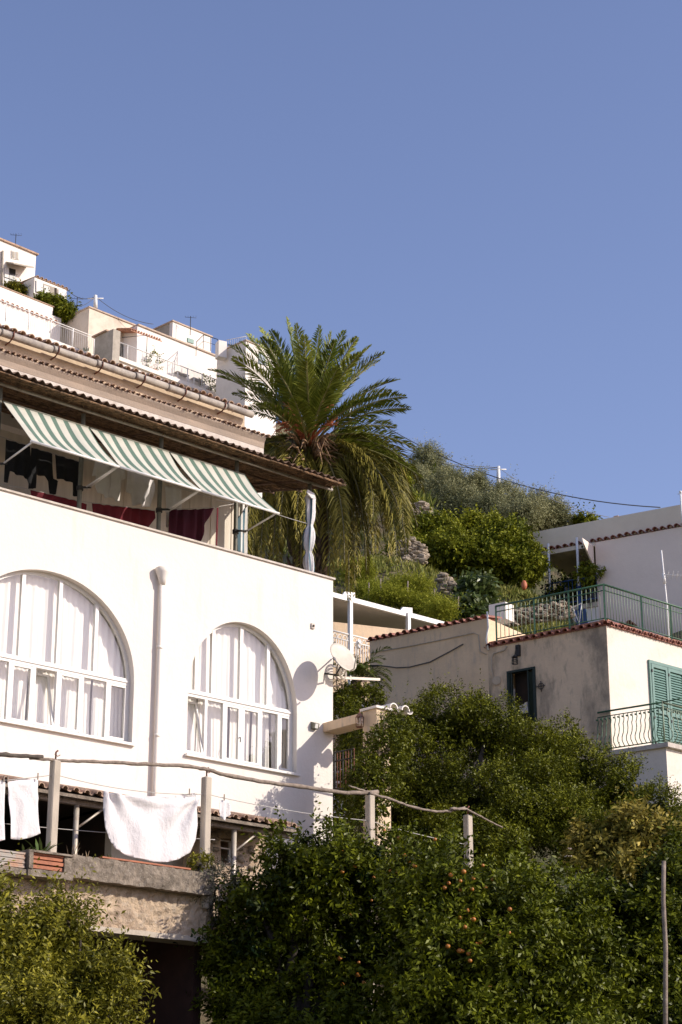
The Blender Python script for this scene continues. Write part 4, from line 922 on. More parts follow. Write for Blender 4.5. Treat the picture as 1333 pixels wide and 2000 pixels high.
for i in range(14):
    mb=MB(); w=q0.lerp(q1,i/13); mb.tube([w+Z*20.1,w+Z*20.85],.012,4); mb.build('baluster',M['bluepaint'],bp_)
# lamp post on parapet
mb=MB(); w=PX(1331,985,58); mb.tube([w-Z*1,w+Z*.35],.03,6); mb.sphere(w+Z*.42,.05,0,8,6); mb.tube([w+Z*.35-Vector((.1,0,0)),w+Z*.38+Vector((.1,0,0))],.01,4)
tag(mb.build('mast_lamp',M['whitemetal']),'small white mast light at the right end of the parapet','lamp')
# ================================================================ HILLSIDE VILLAGE, TOP LEFT
def corner_house(name,label,az,c,Y,xr,xl,h,mt,mtl=None,depth=None,slab_m='roofedge'):
    """box house seen at its near corner c; right face to pixel xr, left face to pixel xl"""
    p=PX(c[0],c[1],Y); fr=Fr(p,az); ar_=fr.ab(fr.W(xr,c[1],0))[0]
    bl=fr.ab(fr.WA(xl,c[1],0))[1] if xl is not None else -(depth or 5)
    t=thing(name,label,'house',fr.P(0,0,p.z-h))
    mb=MB(); mb.fbox(fr,0,ar_,-.25,0,p.z-h,p.z); mb.fbox(fr,ar_-.25,ar_,bl,-.25,p.z-h,p.z); mb.fbox(fr,.25,ar_-.25,bl,bl+.25,p.z-h,p.z); mb.build('wall',mt,t)
    mb=MB(); mb.fbox(fr,0,.25,bl,-.25,p.z-h,p.z); mb.build('side_wall',mtl or mt,t)
    mb=MB(); mb.fbox(fr,-.06,ar_+.06,bl-.06,.06,p.z,p.z+.07); mb.build('roof',M[slab_m],t)
    return t,fr,p,ar_,bl
def feat(par,fr,pxs,mt,name,b=0,t=.05):
    mb=MB(); mb.pprism(fr,pxs,b,t); return mb.build(name,mt,par)
# topmost white house
p=PX(71,498,92); fa=Fr(p,44.3)
t1=thing('hilltop_house','topmost white house with a curved hood over its balcony door, cut by the left edge','house',fa.P(-2,-2,p.z-6))
mb=MB(); mb.fbox(fa,-9,0,-4,0,p.z-6,p.z); mb.build('wall',M['villwhite'],t1)
mb=MB(); mb.fbox(fa,-9,.1,-4,.1,p.z,p.z+.09); mb.build('roof',M['oldtile'],t1)
w=feat(t1,fa,((22,489),(38,491),(38,508),(22,505)),M['shutter'],'window'); feat(w,fa,((24,491),(29,492),(29,504),(24,503)),M['villgrey'],'shutter',.05,.02); feat(w,fa,((31,492),(36,493),(36,506),(31,505)),M['villgrey'],'shutter',.05,.02)
mb=MB(); hp0=fa.W(12,514,0); hp1=fa.W(52,522,0); mb.prism([hp0,hp0+fa.n*.7-Z*.3,hp0+fa.n*.7-Z*.22,hp0+Z*.1],hp1-hp0); mb.build('hood',M['villgrey'],t1)
d=feat(t1,fa,((18,524),(30,527),(29,562),(17,560)),M['darkglass'],'door'); feat(t1,fa,((9,520),(17,522),(16,560),(8,558)),M['shutter'],'shutter',0,.06)
mb=MB(); mb.tube([fa.W(6,490,.08),fa.W(4,560,.08)],.06,6); mb.build('drainpipe',M['villgrey'],t1)
# balcony laundry railing
br1=thing('balcony_fence','little balcony railing hung with laundry below the topmost house','railing',fa.P(-1,.9,p.z-3))
f0=fa.W(8,541,.9); f1=fa.W(70,562,.9)
mb=MB(); mb.tube([f0,f1],.025,5); mb.build('rail',M['iron'],br1)
for i in range(12):
    mb=MB(); w=f0.lerp(f1,i/11); mb.tube([w,w-Z*.7],.015,4); mb.build('baluster',M['whitemetal'],br1)
for (x0,x1,h,c,lab) in ((32,39,13,'black_cloth','small black garment at the left of the hilltop balcony'),(41,49,9,mat('coral_cloth',(.6,.10,.07),.9),'coral red cloth on the hilltop balcony'),(50,56,12,'shirt','grey white cloth between the coral and black ones on the hilltop balcony'),(59,68,11,'black_cloth','black cloth at the right end of the hilltop balcony')):
    y0=541+(x0-8)*.34; o=cloth('hanging_cloth',fa,1.0,[(x0,y0),(x1,y0+2),(x1,y0+2+h),(x0,y0+h)],M[c] if isinstance(c,str) else c,fold=.03,per=.2,step=.08); tag(o,lab,'laundry','laundry on the hilltop balcony')
# annex
p=PX(131,566,91); fb=Fr(p,44.3)
t2=thing('hill_annex','low white annex with a dark window between closed shutters','annex',fb.P(-1,-1,p.z-3))
aw_=fb.ab(fb.W(68,545,0))[0]
mb=MB(); mb.fbox(fb,aw_,0,-2.5,0,p.z-2.4,p.z); mb.build('wall',M['villwhite'],t2)
mb=MB(); tile_row(mb,fb,aw_,.05,-.2,p.z+.02,out=.3,per=.25,depth=2,rise=.05,seed=7); mb.fbox(fb,aw_,.05,-2.5,.05,p.z,p.z+.04); mb.build('roof',M['oldtile'],t2)
w=feat(t2,fb,((84,554),(112,564),(112,586),(84,576)),M['villgrey'],'window'); feat(w,fb,((86,557),(97,561),(97,580),(86,576)),M['shirt'],'pane',.05,.02); feat(w,fb,((107,562),(111,563),(111,585),(107,584)),M['dark'],'pane',.05,.02)
feat(t2,fb,((70,548),(83,553),(83,575),(70,570)),M['shutter'],'shutter',0,.07); feat(t2,fb,((113,565),(129,570),(129,592),(113,587)),M['shutter'],'shutter',0,.07)
# terrace wall (white) left
tw=thing('hill_retaining_wall','stepped white retaining wall below the annex and its hedge','wall',PX(60,640,88))
fc=Fr(PX(104,600,88.5),44.3); zc=PX(104,600,88.5).z; a_=fc.ab(fc.W(-60,552,0))[0]
mb=MB(); mb.fbox(fc,-9,0,-.5,0,zc-4,zc); mb.fbox(fc,0,.55,-.5,0,zc-4,zc-.45); mb.build('wall',M['villwhite'],tw)
mb=MB(); mb.fbox(fc,-9,.05,-.55,.04,zc,zc+.05); mb.build('coping',M['oldtile'],tw)
mb=MB(); tile_row(mb,fc,-9,.3,0,fc.W(60,612,0).z,out=.12,per=.3,depth=.0,rise=.0,seed=8); mb.build('tile_band',M['terracotta'],tw)
# beige house
t3,fd,p3,ar3,bl3=corner_house('hill_beige_house','weathered beige house with a grey concrete stack at its foot',44.3,(175,601),88,275,112,5,M['villbeige'])
st=MB(); q=PX(188,640,86.5); fs_=Fr(q,44.3); aa=fs_.ab(fs_.WA(222,640,0)); 
q2=PX(222,642,86); fs_=Fr(q2,44.3); bl=fs_.ab(fs_.WA(187,636,0))[1]
ch=thing('concrete_stack','square grey concrete stack standing before the weathered beige house','stack',fs_.P(0,0,q2.z-3.2))
mb=MB(); mb.fbox(fs_,0,.45,bl,0,q2.z-3.2,q2.z); mb.build('shaft',M['villgrey'],ch)
mb=MB(); mb.fbox(fs_,-.1,.1,bl*1.1,bl*.3,q2.z,q2.z+.08); mb.build('cap',M['oldtile'],ch)
# tiled awning + door
mb=MB(); h0=fd.W(229,646,.0); h1=fd.W(290,668,0); mb.prism([h0,h0+fd.n*1.1-Z*.35,h0+fd.n*1.1-Z*.29,h0+Z*.1],h1-h0); n_=h1-h0
for i in range(12): w=h0+n_*(i/12); mb.tube([w+Z*.1,w+fd.n*1.15-Z*.26],.05,5)
mb.build('tiled_hood',M['terracotta'],t3)
d=feat(t3,fd,((234,672),(260,677),(260,712),(234,705)),M['dark'],'door'); feat(d,fd,((243,677),(257,681),(256,711),(242,707)),M['shutter'],'panel',.05,.03)
# long white building
lw_=thing('long_white_house','long plain white house running along the hill behind the terrace railing','house',PX(330,720,90))
q=PX(275,638,89); fe=Fr(q,44.3); a1=fe.ab(fe.W(427,695,0))[0]
mb=MB(); mb.fbox(fe,-.2,a1,-4,0,q.z-5,q.z); mb.build('wall',M['villwhite'],lw_)
mb=MB(); mb.fbox(fe,-.2,a1,-4,.08,q.z,q.z+.08); mb.build('roof_edge',M['roofedge'],lw_)
# small rooftop house
t4,ff,p4,ar4,bl4=corner_house('rooftop_house','small white rooftop house with a grey side, above the long white house',44.3,(338,628),92,414,292,3,M['villwhite'],M['villgrey'])
feat(t4,ff,((366,660),(378,664),(378,672),(366,668)),M['greenshutter'],'shutter')
# rooftop terrace railing and block
rt=thing('rooftop_railing','thin metal railing beside the small rooftop house','railing',PX(400,680,90))
pts=[PX(384,668,90),PX(398,654,90.5),PX(426,663,90)]
mb=MB(); mb.tube(pts,.022,5); mb.tube([v-Z*.35 for v in pts],.012,5); mb.build('rail',M['iron'],rt)
for v in pts+[pts[1].lerp(pts[2],.5)]:
    mb=MB(); mb.tube([v,v-Z*.8],.016,4); mb.build('post',M['iron'],rt)
# right white building: near corner at (480,667)
t5,fg,p5,ar5,bl5=corner_house('hill_white_house','tall white house with a shaded side wall left of the palm crown',44.3,(481,666),89,541,425,9,M['villwhite'],M['villwhite'])
for (x,y) in ((505,690),(505,745),(507,760)):
    w=feat(t5,fg,((x,y),(x+13,y+4),(x+13,y+24),(x,y+20)),M['glassblue'],'window')
mb=MB(); q=PX(428,664,89.5); mb.box(q-Z*.9,Vector((.4,.2,0)),Vector((-.2,.4,0)),Z*.9); tag(mb.build('white_chimney',M['villwhite']),'white rooftop chimney block between two thin railings','chimney')
r5=thing('roof_rail','white vertical-bar railing on the roof of the tall white house','railing',PX(460,680,90))
f0=PX(443,664,90.5); f1=PX(481,657,90.2)
for dz in (0,.35):
    mb=MB(); mb.tube([f0-Z*dz,f1-Z*dz],.018,4); mb.build('rail',M['whitemetal'],r5)
for i in range(11):
    mb=MB(); w=f0.lerp(f1,i/10); mb.tube([w+Z*.02,w-Z*.4],.01,4); mb.build('baluster',M['whitemetal'],r5)
# terrace slab w/ railing
GZ=G.W(355,735,0).z
hs=thing('hill_terrace','white moulded terrace slab running below the long white house','terrace',G.P(0,-1,GZ-2))
zA=G.W(355,742,0).z
mb=MB(); a0=G.ab(G.W(221,700,0))[0]; a1=G.ab(G.W(486,785,0))[0]
mb.fbox(G,a0,a1,-2.6,0,zA-.2,zA); mb.fbox(G,a0+.02,a1-.05,-2.6,-.12,zA-.42,zA-.2); mb.fbox(G,a0+.02,a1-.1,-2.6,-.25,zA-5,zA-.42); mb.build('slab',M['villwhite'],hs)
hr=thing('terrace_railing','white metal railing with mesh panels along the white hill terrace','railing',G.P(0,-.1,zA))
for dz,r in ((.82,.025),(.05,.02)):
    mb=MB(); mb.tube([G.P(a0,-.12,zA+dz),G.P(a1-.2,-.12,zA+dz)],r,6); mb.build('rail',M['whitemetal'],hr)
for i in range(10):
    a=a0+(a1-.2-a0)*i/9; mb=MB(); mb.tube([G.P(a,-.12,zA),G.P(a,-.12,zA+.85)],.025,5); mb.build('post',M['whitemetal'],hr)
mb=MB(); n=100
for i in range(n): a=a0+(a1-.2-a0)*i/n; mb.tube([G.P(a,-.12,zA+.05),G.P(a,-.12,zA+.82)],.006,3,0,False,False)
mb.build('mesh_panel',M['whitemetal'],hr)
mb=MB(); 
gA=G.ab(G.W(288,655,-.3))[0]
for a in (gA,): mb.tube([G.P(a,-.3,zA+.1),G.P(a,-.3,zA+1.9),G.P(a-.9,-1.2,zA+1.75)],.02,5)
tag(mb.build('clothes_dryer',M['iron']),'thin dark metal frame rising beside the tiled door hood','frame')
# furniture: tables on terrace
for i,(x,lab) in enumerate(((346,'square table on the white hill terrace, left of the other one'),(378,'square table on the white hill terrace, nearer the palm'))):
    a,b,_=G.ab(G.W(x,735,-1.0)); tt=thing('terrace_table',lab,'table',G.P(a,-1,zA),'tables on the hill terrace')
    mb=MB(); mb.fbox(G,a-.4,a+.4,-1.3,-.5,zA+.66,zA+.71); mb.build('tabletop',M['villgrey'],tt)
    for sx,sy in ((-.38,-1.28),(.34,-1.28),(-.38,-.54),(.34,-.54)):
        mb=MB(); mb.fbox(G,a+sx,a+sx+.04,sy,sy+.04,zA,zA+.66); mb.build('leg',M['whitemetal'],tt)
# left terrace railing
lr=thing('long_white_railing','long white railing on the roof edge at the far left below the retaining wall','railing',PX(100,650,86))
fl=Fr(PX(100,650,86),44.3); zl=fl.W(100,625,0).z
aL=-7; aR=fl.ab(fl.W(184,680,0))[0]
zb_=fl.W(100,663,0).z
for zz,r in ((zl,.022),(zl-.12,.012),(zb_+.03,.018)):
    mb=MB(); mb.tube([fl.P(aL,0,zz),fl.P(aR,0,zz)],r,5); mb.build('rail',M['whitemetal'],lr)
for i in range(6):
    mb=MB(); a=aR-i*1.35; mb.tube([fl.P(a,0,zb_),fl.P(a,0,zl)],.03,5); mb.build('post',M['whitemetal'],lr)
for i in range(70):
    mb=MB(); a=aR-.05-i*.125; mb.tube([fl.P(a,0,zb_),fl.P(a,0,zl)],.008,3,0,False,False); mb.build('baluster',M['whitemetal'],lr)
tl=thing('white_terrace_edge','white terrace edge carrying the long white railing at the far left','terrace',PX(100,670,86))
mb=MB(); mb.fbox(fl,aL,aR+.1,-3,.08,zb_-.25,zb_-.01); mb.fbox(fl,aL,aR,-3,-.05,zb_-4,zb_-.25); mb.build('slab',M['villwhite'],tl)
# white house behind palm right
t6,fh,p6,ar6,bl6=corner_house('hidden_white_house','small white house seen between the fronds right of the palm heart',44.3,(660,848),80,672,612,4,M['villwhite'],M['villwhite'])
# ================================================================ POLES, CABLES, AERIALS
def upole(name,label,x,yt,yb,Y,r,cat='utility pole'):
    mb=MB(); mb.tube([PX(x,yb,Y),PX(x,yt,Y)],[r*1.1,r*.85],8); b=PX(x,yt+6,Y); mb.tube([b-Vector((r*4,0,0)),b+Vector((r*4,0,0))],r*.35,5); return tag(mb.build(name,M['whitemetal']),label,cat)
upole('utility_pole','short grey utility pole on top of the weathered beige house',187,577,602,88.5,.1)
upole('utility_pole','grey utility pole rising from the olive trees on the ridge',974,911,960,68,.075)
upole('utility_pole','thin grey pole standing between the palm fronds and the sky',684,788,850,78,.07)
def cable(a,b,sag,label,r=.012,m='cable'):
    mb=MB(); mb.tube(sagline(a,b,sag,24),r,4); return tag(mb.build('power_cable',M[m]),label,'cable')
cable(PX(690,792,78),PX(1290,991,59),-0.0+1.0,'long black cable from behind the palm to the pinkish house roof',.018)
cable(PX(690,795,78),PX(974,913,68),.9,'thin cable from behind the palm to the pole on the ridge',.012)
cable(PX(870,905,70),PX(974,913,68),.02,'short pale cable meeting the ridge pole from the left',.010,'line')
cable(PX(974,913,68),PX(1190,1010,60),.3,'pale cable sloping from the ridge pole to the pinkish house',.010,'line')
cable(PX(132,566,91),PX(187,579,88.5),.3,'upper cable from the annex roof to the short utility pole',.016)
cable(PX(132,592,91),PX(187,579,88.5),.35,'lower cable from the annex corner to the short utility pole',.014,'line')
cable(PX(187,579,88.5),PX(300,633,90),.3,'cable sloping right from the short utility pole',.016)
# roof aerials on the hill
for (x,y,Y_,lab) in ((150,604,90,'thin aerial on the back of the weathered beige house'),(372,640,92,'thin aerial on the small rooftop house'),(30,478,93,'thin aerial on the topmost white house')):
    mb=MB(); w=PX(x,y+8,Y_); mb.tube([w-Z*.2,w+Z*.9],.02,4); mb.tube([w+Z*.85-Vector((.3,0,0)),w+Z*.85+Vector((.3,.1,0))],.012,4)
    for k in range(5): q=w+Z*.85+Vector((-.28+k*.14,0,0)); mb.tube([q-Vector((0,.15,.0)),q+Vector((0,.15,.1))],.008,3)
    tag(mb.build('roof_aerial',M['iron']),lab,'antenna')
# ================================================================ PLANTS
def lobe(px,py,Y,rx,ry,dm=None):
    k=Y/FPX/math.cos(PITCH)*1.0; c=PX(px,py,Y); return (c.x,c.y,c.z,rx*k,(dm if dm else rx*k*.9),ry*k)
def leaves(name,lobes,n,ll,lw,mt,parent,seed,slen=.25,per=9,up=.35,inner=.14,tintbias=0,droop=0,hollow=.0,hf=1.0):
    rg=np.random.default_rng(seed); lb=np.array(lobes); ar=lb[:,3]*lb[:,5]+lb[:,3]*lb[:,4]; pr=ar/ar.sum()
    idx=rg.choice(len(lb),n,p=pr); v=rg.normal(size=(n,3)); v/=np.linalg.norm(v,axis=1)[:,None]
    # bumpy surface: radius modulated
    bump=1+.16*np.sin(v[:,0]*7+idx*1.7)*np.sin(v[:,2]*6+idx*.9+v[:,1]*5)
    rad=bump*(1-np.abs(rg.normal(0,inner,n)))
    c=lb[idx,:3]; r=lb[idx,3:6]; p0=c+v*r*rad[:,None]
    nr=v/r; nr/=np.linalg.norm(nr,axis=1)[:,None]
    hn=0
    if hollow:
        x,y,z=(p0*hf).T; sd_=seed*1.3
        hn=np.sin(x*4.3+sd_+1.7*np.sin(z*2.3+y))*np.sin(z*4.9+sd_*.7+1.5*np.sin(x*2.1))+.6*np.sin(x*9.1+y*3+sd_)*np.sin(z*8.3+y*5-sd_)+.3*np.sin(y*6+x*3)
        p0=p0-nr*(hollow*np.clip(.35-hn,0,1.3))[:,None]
    d=nr*.8+rg.normal(size=(n,3))*.45; d[:,2]+=up; d/=np.linalg.norm(d,axis=1)[:,None]
    sl=slen*rg.uniform(.5,1.35,n)*(1+(rg.random(n)<.04)*1.4)
    st=rg.uniform(0,1,n)
    P=[];T_=[]
    for k in range(per):
        t=(k+.5)/per; base=p0+d*(sl*t)[:,None]; base[:,2]-=droop*sl*t*t
        side=np.cross(d,rg.normal(size=(n,3))); side/=np.linalg.norm(side,axis=1)[:,None]+1e-9
        ld=side*.8+d*.55+rg.normal(size=(n,3))*.15; ld[:,2]-=droop*.5; ld/=np.linalg.norm(ld,axis=1)[:,None]
        wv=np.cross(ld,nr+rg.normal(size=(n,3))*.6); wv/=np.linalg.norm(wv,axis=1)[:,None]+1e-9
        L_=(ll*rg.uniform(.65,1.25,n))[:,None]; W_=(lw*rg.uniform(.7,1.2,n))[:,None]; fn=np.cross(ld,wv)
        a=base; b=base+ld*L_*.45+wv*W_*.5+fn*W_*.18; cc=base+ld*L_-np.array([0,0,1])*L_*.12; e=base+ld*L_*.45-wv*W_*.5+fn*W_*.18
        P.append(np.stack([a,b,cc,e],1)); T_.append(np.clip(.15+.55*st*rg.random(n)+.35*(t**1.5)*rg.random(n)+tintbias+(.22*hn if hollow else 0),0,1))  # leaves in hollows tinted darker: crown shade put into the colour
    P=np.concatenate(P); T_=np.concatenate(T_)
    return rec(name,P,mt,parent,parent['_w'] if parent is not None else (0,0,0),T_)
def trunk(parent,base,tops,r,mt,seed):
    rn=random.Random(seed); mb=MB(); base=Vector(base)
    for i,t in enumerate(tops):
        t=Vector(t); k=7; pts=[]; 
        for j in range(k+1):
            f=j/k; w=base.lerp(t,f); w.z=base.z+(t.z-base.z)*(f**.8); w+=Vector((rn.uniform(-1,1),rn.uniform(-1,1),0))*.12*math.sin(math.pi*f); pts.append(w)
        mb.tube(pts,[r*(1-.8*j/k)*(1 if i==0 else .75)+.01 for j in range(k+1)],8)
    return mb.build('trunk',mt,parent)
def tree(name,label,cat,lobes,n,ll,lw,mt,seed,group=None,base=None,tr=.12,**kw):
    cx=sum(l[0] for l in lobes)/len(lobes); cy=sum(l[1] for l in lobes)/len(lobes)
    bz=base if base is not None else hz(cx,cy)
    t=thing(name,label,cat,(cx,cy,bz),group)
    trunk(t,(cx,cy,bz-.1),[(l[0],l[1],l[2]+l[5]*.2) for l in lobes],tr,M['bark'],seed)
    o=leaves('crown',lobes,n,ll,lw,mt,t,seed,**kw); return t,o
ORA=[lobe(452,1855,30.3,36,90),lobe(440,1960,30.3,40,120),lobe(560,1738,30.0,78,88),lobe(510,1770,30.2,45,60),lobe(625,1690,30.1,95,90),lobe(490,1880,30.4,75,140),lobe(590,1870,30.6,120,130),lobe(725,1715,30.4,100,95),lobe(700,1860,30.5,110,130),lobe(560,2060,30,150,120),lobe(740,2040,30,130,110)]
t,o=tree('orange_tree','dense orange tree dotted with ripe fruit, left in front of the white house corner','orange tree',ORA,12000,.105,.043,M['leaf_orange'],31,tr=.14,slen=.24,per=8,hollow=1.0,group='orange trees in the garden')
ORB=[lobe(830,1735,28.6,75,85),lobe(870,1740,28.2,105,100),lobe(960,1790,28.4,110,105),lobe(850,1900,27.8,120,140),lobe(1000,1920,28,130,140),lobe(1075,1800,29,95,90),lobe(1110,1930,28.6,110,130),lobe(900,2060,27.4,150,110),lobe(1080,2070,27.6,140,100),lobe(840,1760,30.4,90,110),lobe(950,1790,30.4,110,105),lobe(1070,1810,30.6,100,100),lobe(900,1900,30.2,130,120)]  # rear lobes are unseen, added to throw shade on the left tree
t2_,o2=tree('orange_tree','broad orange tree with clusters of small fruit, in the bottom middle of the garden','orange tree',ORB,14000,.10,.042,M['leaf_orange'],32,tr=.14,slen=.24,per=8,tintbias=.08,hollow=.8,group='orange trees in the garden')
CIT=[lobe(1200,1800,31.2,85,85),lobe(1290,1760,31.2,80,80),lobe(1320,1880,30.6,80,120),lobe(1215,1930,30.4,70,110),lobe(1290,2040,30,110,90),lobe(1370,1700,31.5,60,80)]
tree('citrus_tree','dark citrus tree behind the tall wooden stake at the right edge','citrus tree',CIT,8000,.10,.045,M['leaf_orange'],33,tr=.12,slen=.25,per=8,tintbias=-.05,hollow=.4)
def on_lobes(px,py,lobes):
    d=ray(px,py); best=None
    for (cx,cy,cz,rx,ry,rz) in lobes:
        o=Vector(((CAM.x-cx)/rx,(CAM.y-cy)/ry,(CAM.z-cz)/rz)); e=Vector((d.x/rx,d.y/ry,d.z/rz))
        A=e.dot(e);B=2*o.dot(e);Cc=o.dot(o)-1.1; D=B*B-4*A*Cc
        if D>0:
            t=(-B-math.sqrt(D))/2/A
            if best is None or t<best: best=t
    return CAM+d*(best if best else 30)
OR=[(245,528),(92,605),(80,665),(92,678),(320,618),(335,640),(357,655),(265,677),(293,680),(358,747),(198,783),(122,835),(605,655),(535,678),(487,690),(570,703),(640,707),(523,712),(480,720),(465,737),(523,744),(613,735),(565,742),(547,820),(521,846),(558,852),(571,852),(540,880),(703,815),(664,913),(612,913),(596,935),(582,942),(397,935),(376,946),(477,950),(520,967),(531,968),(553,977),(558,1003),(711,1012),(629,1100),(152,1010),(148,1055),(92,1090),(172,1085),(3,715),(138,658),(83,995),(447,865),(430,560),(298,556),(206,700),(700,900)]
om=None; rn=random.Random(7)
for (x,y) in OR:
    px=620+x/1.87; py=1340+y/1.87; par,lb=(t,ORA) if px<800 else (t2_,ORB); w=on_lobes(px,py,lb); w=w+(w-CAM).normalized()*(rn.uniform(.0,.3) if px<800 else rn.uniform(.1,.5))
    if om is None:
        mb=MB(); mb.sphere(Vector((0,0,0)),.036,0,12,8,(1,1,.93)); om=mb.build('orange',M['orange'],loc=(0,0,0)); c=om
    else: c=om.copy(); COL.objects.link(c)
    c.parent=par; c.location=w-Vector(par['_w']); k=rn.uniform(.65,1.1); c.scale=(k,k,k)
# big evergreen mass in front of beige house
B1=[lobe(770,1460,39,72,82),lobe(865,1430,39.8,85,80),lobe(955,1440,39.8,85,78),lobe(800,1570,37.8,95,100),lobe(900,1570,37.6,100,100),lobe(740,1600,37.6,50,70),lobe(1000,1600,37.2,90,90),lobe(880,1660,36.4,140,60)]
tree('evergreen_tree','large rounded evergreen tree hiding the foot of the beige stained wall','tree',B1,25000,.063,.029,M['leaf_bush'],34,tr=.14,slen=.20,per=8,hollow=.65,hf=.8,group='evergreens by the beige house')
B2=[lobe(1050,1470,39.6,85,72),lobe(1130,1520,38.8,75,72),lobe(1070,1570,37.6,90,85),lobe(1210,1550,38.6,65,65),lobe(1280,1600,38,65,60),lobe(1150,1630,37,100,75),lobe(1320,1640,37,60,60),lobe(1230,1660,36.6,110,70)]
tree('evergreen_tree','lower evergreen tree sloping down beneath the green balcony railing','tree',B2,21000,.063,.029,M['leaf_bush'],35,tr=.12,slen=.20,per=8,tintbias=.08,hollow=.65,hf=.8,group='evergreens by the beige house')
LQ=[lobe(1165,1650,33.4,45,48),lobe(1235,1635,33.4,60,50),lobe(1305,1650,33.4,50,50),lobe(1200,1700,33,70,35)]
tree('yellowing_tree','small tree with yellow-brown leaves above the wooden stake','tree',LQ,1700,.135,.05,M['leaf_loquat'],36,tr=.06,slen=.25,per=7,droop=.3,hollow=.3)
SH=[lobe(40,1900,25,85,90),lobe(-20,1810,25,50,75),lobe(115,1870,25,60,60),lobe(60,2010,24.5,130,100),lobe(165,1950,24.8,50,60),lobe(190,2030,24.6,45,50),lobe(95,1810,25.1,30,35)]
tree('garden_shrub','yellow-green leafy shrub in the bottom left corner before the retaining wall','shrub',SH,4300,.085,.03,M['leaf_shrub'],37,tr=.05,slen=.40,per=12,up=.8,inner=.2,hollow=.5)
SH2=[lobe(215,1900,24.8,26,30),lobe(240,1935,24.8,30,25),lobe(150,1805,25,22,28),lobe(120,1770,25,16,20),lobe(215,1985,24.6,26,40)]
tree('garden_shoots','thin yellow-green shoots reaching right across the dark opening','shrub',SH2,330,.08,.028,M['leaf_shrub'],38,tr=.03,slen=.40,per=12,up=.6,inner=.3)
# dry grey brush and climbing stems on planter end
DB=[lobe(428,1735,30.2,28,36),lobe(405,1712,30.4,14,16)]
tree('grey_brush','tangle of grey-green twigs spilling over the right end of the concrete planter','bush',DB,260,.06,.02,mat('grey_twig_leaf',(.16,.14,.10),.8,(.08,.09,.04),20,(.4,.6)),39,tr=.02,slen=.25,per=9,base=5.5)
# alley vegetation
AV=[lobe(672,1400,42,24,35),lobe(700,1440,41,30,45),lobe(665,1540,40,30,70),lobe(705,1540,38.5,28,60),lobe(720,1475,39.5,25,50),lobe(700,1370,43,45,22),lobe(748,1480,34.6,30,55),lobe(722,1545,34.3,34,55),lobe(765,1430,35,24,30)]
tree('alley_creeper','leafy creeper filling the narrow alley beside the white house','creeper',AV,4600,.07,.032,M['leaf_bush'],40,tr=.04,slen=.2,per=8,base=7.5)
# hillside trees
OL=[([lobe(835,915,72,38,48),lobe(815,955,71,30,40)],'olive tree at the left end of the ridge, touching the palm fronds'),([lobe(885,965,68,50,48),lobe(900,995,67,45,40),lobe(930,950,68,35,30)],'widest silvery olive tree on the ridge, left of the utility pole'),([lobe(985,980,67,38,32),lobe(960,1000,66,40,34)],'silvery olive tree below the utility pole on the ridge'),([lobe(1050,1000,66,48,36),lobe(1085,1015,66,35,28),lobe(1020,1010,65,40,34)],'silvery olive tree at the right end of the ridge')]
for i,(lb,lab) in enumerate(OL): tree('olive_tree',lab,'olive tree',lb,3200*len(lb)//2,.10,.026,M['leaf_olive'],50+i,tr=.09,slen=.35,per=9,group='olive trees along the ridge',inner=.2,hollow=.3,hf=.9)
HB=[([lobe(840,1050,62,55,48),lobe(800,1085,61,38,38),lobe(880,1085,60,48,40)],'M','dark citrus tree on the slope right of the palm',2600),([lobe(985,1060,61,55,48),lobe(1010,1100,60,48,46),lobe(950,1090,60,40,40)],'M','round green orange tree just left of the shaded porch',2800),([lobe(780,985,64,28,34),lobe(750,940,70,45,38)],'M','bright green bush half behind the hanging palm fronds',1500),([lobe(700,880,76,50,35),lobe(640,880,78,30,24)],'Y','yellow-green bushes behind the palm heart',1200),([lobe(1140,1020,66,22,9)],'M','small bush peeping over the pinkish parapet',350),([lobe(930,1030,63,40,22)],'Y','yellowish bush between the two slope trees',900)]
for i,(lb,k,lab,n) in enumerate(HB): tree('hillside_tree',lab,'tree',lb,n,.14,.06,M['leaf_citrus'],60+i,tr=.07,slen=.3,per=9,inner=.18,hollow=.35,hf=.8,tintbias=.3 if k=='Y' else 0)
mb=MB(); w=PX(1024,1143,57); mb.sphere(w,.13,0,10,8,(.7,.6,1.2),.1,random.Random(3)); tag(mb.build('orange_bag',M['redstalk']),'orange-red bag hanging under the slope tree beside the porch','bag')
# dry stone walls
def stones(pxs,Y,n,seed,label,rs=(.06,.15)):
    rn=random.Random(seed); mb=MB(); xs=[p[0] for p in pxs]; ys=[p[1] for p in pxs]
    def inside(x,y):
        c=False; j=len(pxs)-1
        for i in range(len(pxs)):
            if (pxs[i][1]>y)!=(pxs[j][1]>y) and x<(pxs[j][0]-pxs[i][0])*(y-pxs[i][1])/(pxs[j][1]-pxs[i][1])+pxs[i][0]: c=not c
            j=i
        return c
    k=0
    while k<n:
        x=rn.uniform(min(xs),max(xs)); y=rn.uniform(min(ys),max(ys))
        if inside(x,y):
            q=MB(); q.sphere((0,0,0),rn.uniform(*rs),0,6,4,(rn.uniform(.9,1.6),1,rn.uniform(.45,.8)),.3,rn); q.sm=[False]*len(q.sm); c_=PX(x,y,Y+rn.uniform(-.1,.2)); q.v=[v+c_ for v in q.v]; mb.merge(q); k+=1
    mb.prism([PX(x,y,Y+.1) for x,y in pxs],(0,.5,.1))
    tag(mb.build('dry_stone_wall',M['rock']),label,'wall','dry stone walls on the slope')
stones([(800,985),(825,980),(842,995),(838,1008),(802,1003)],63,150,1,'small pale stone wall just right of the palm fronds')
stones([(780,1060),(800,1050),(830,1070),(832,1100),(790,1105)],59,200,2,'stone wall half hidden under the dark slope tree')
stones([(862,1120),(880,1135),(905,1150),(920,1180),(916,1205),(895,1200),(880,1165),(862,1160)],56,330,3,'broken stone wall in the middle of the grassy slope')
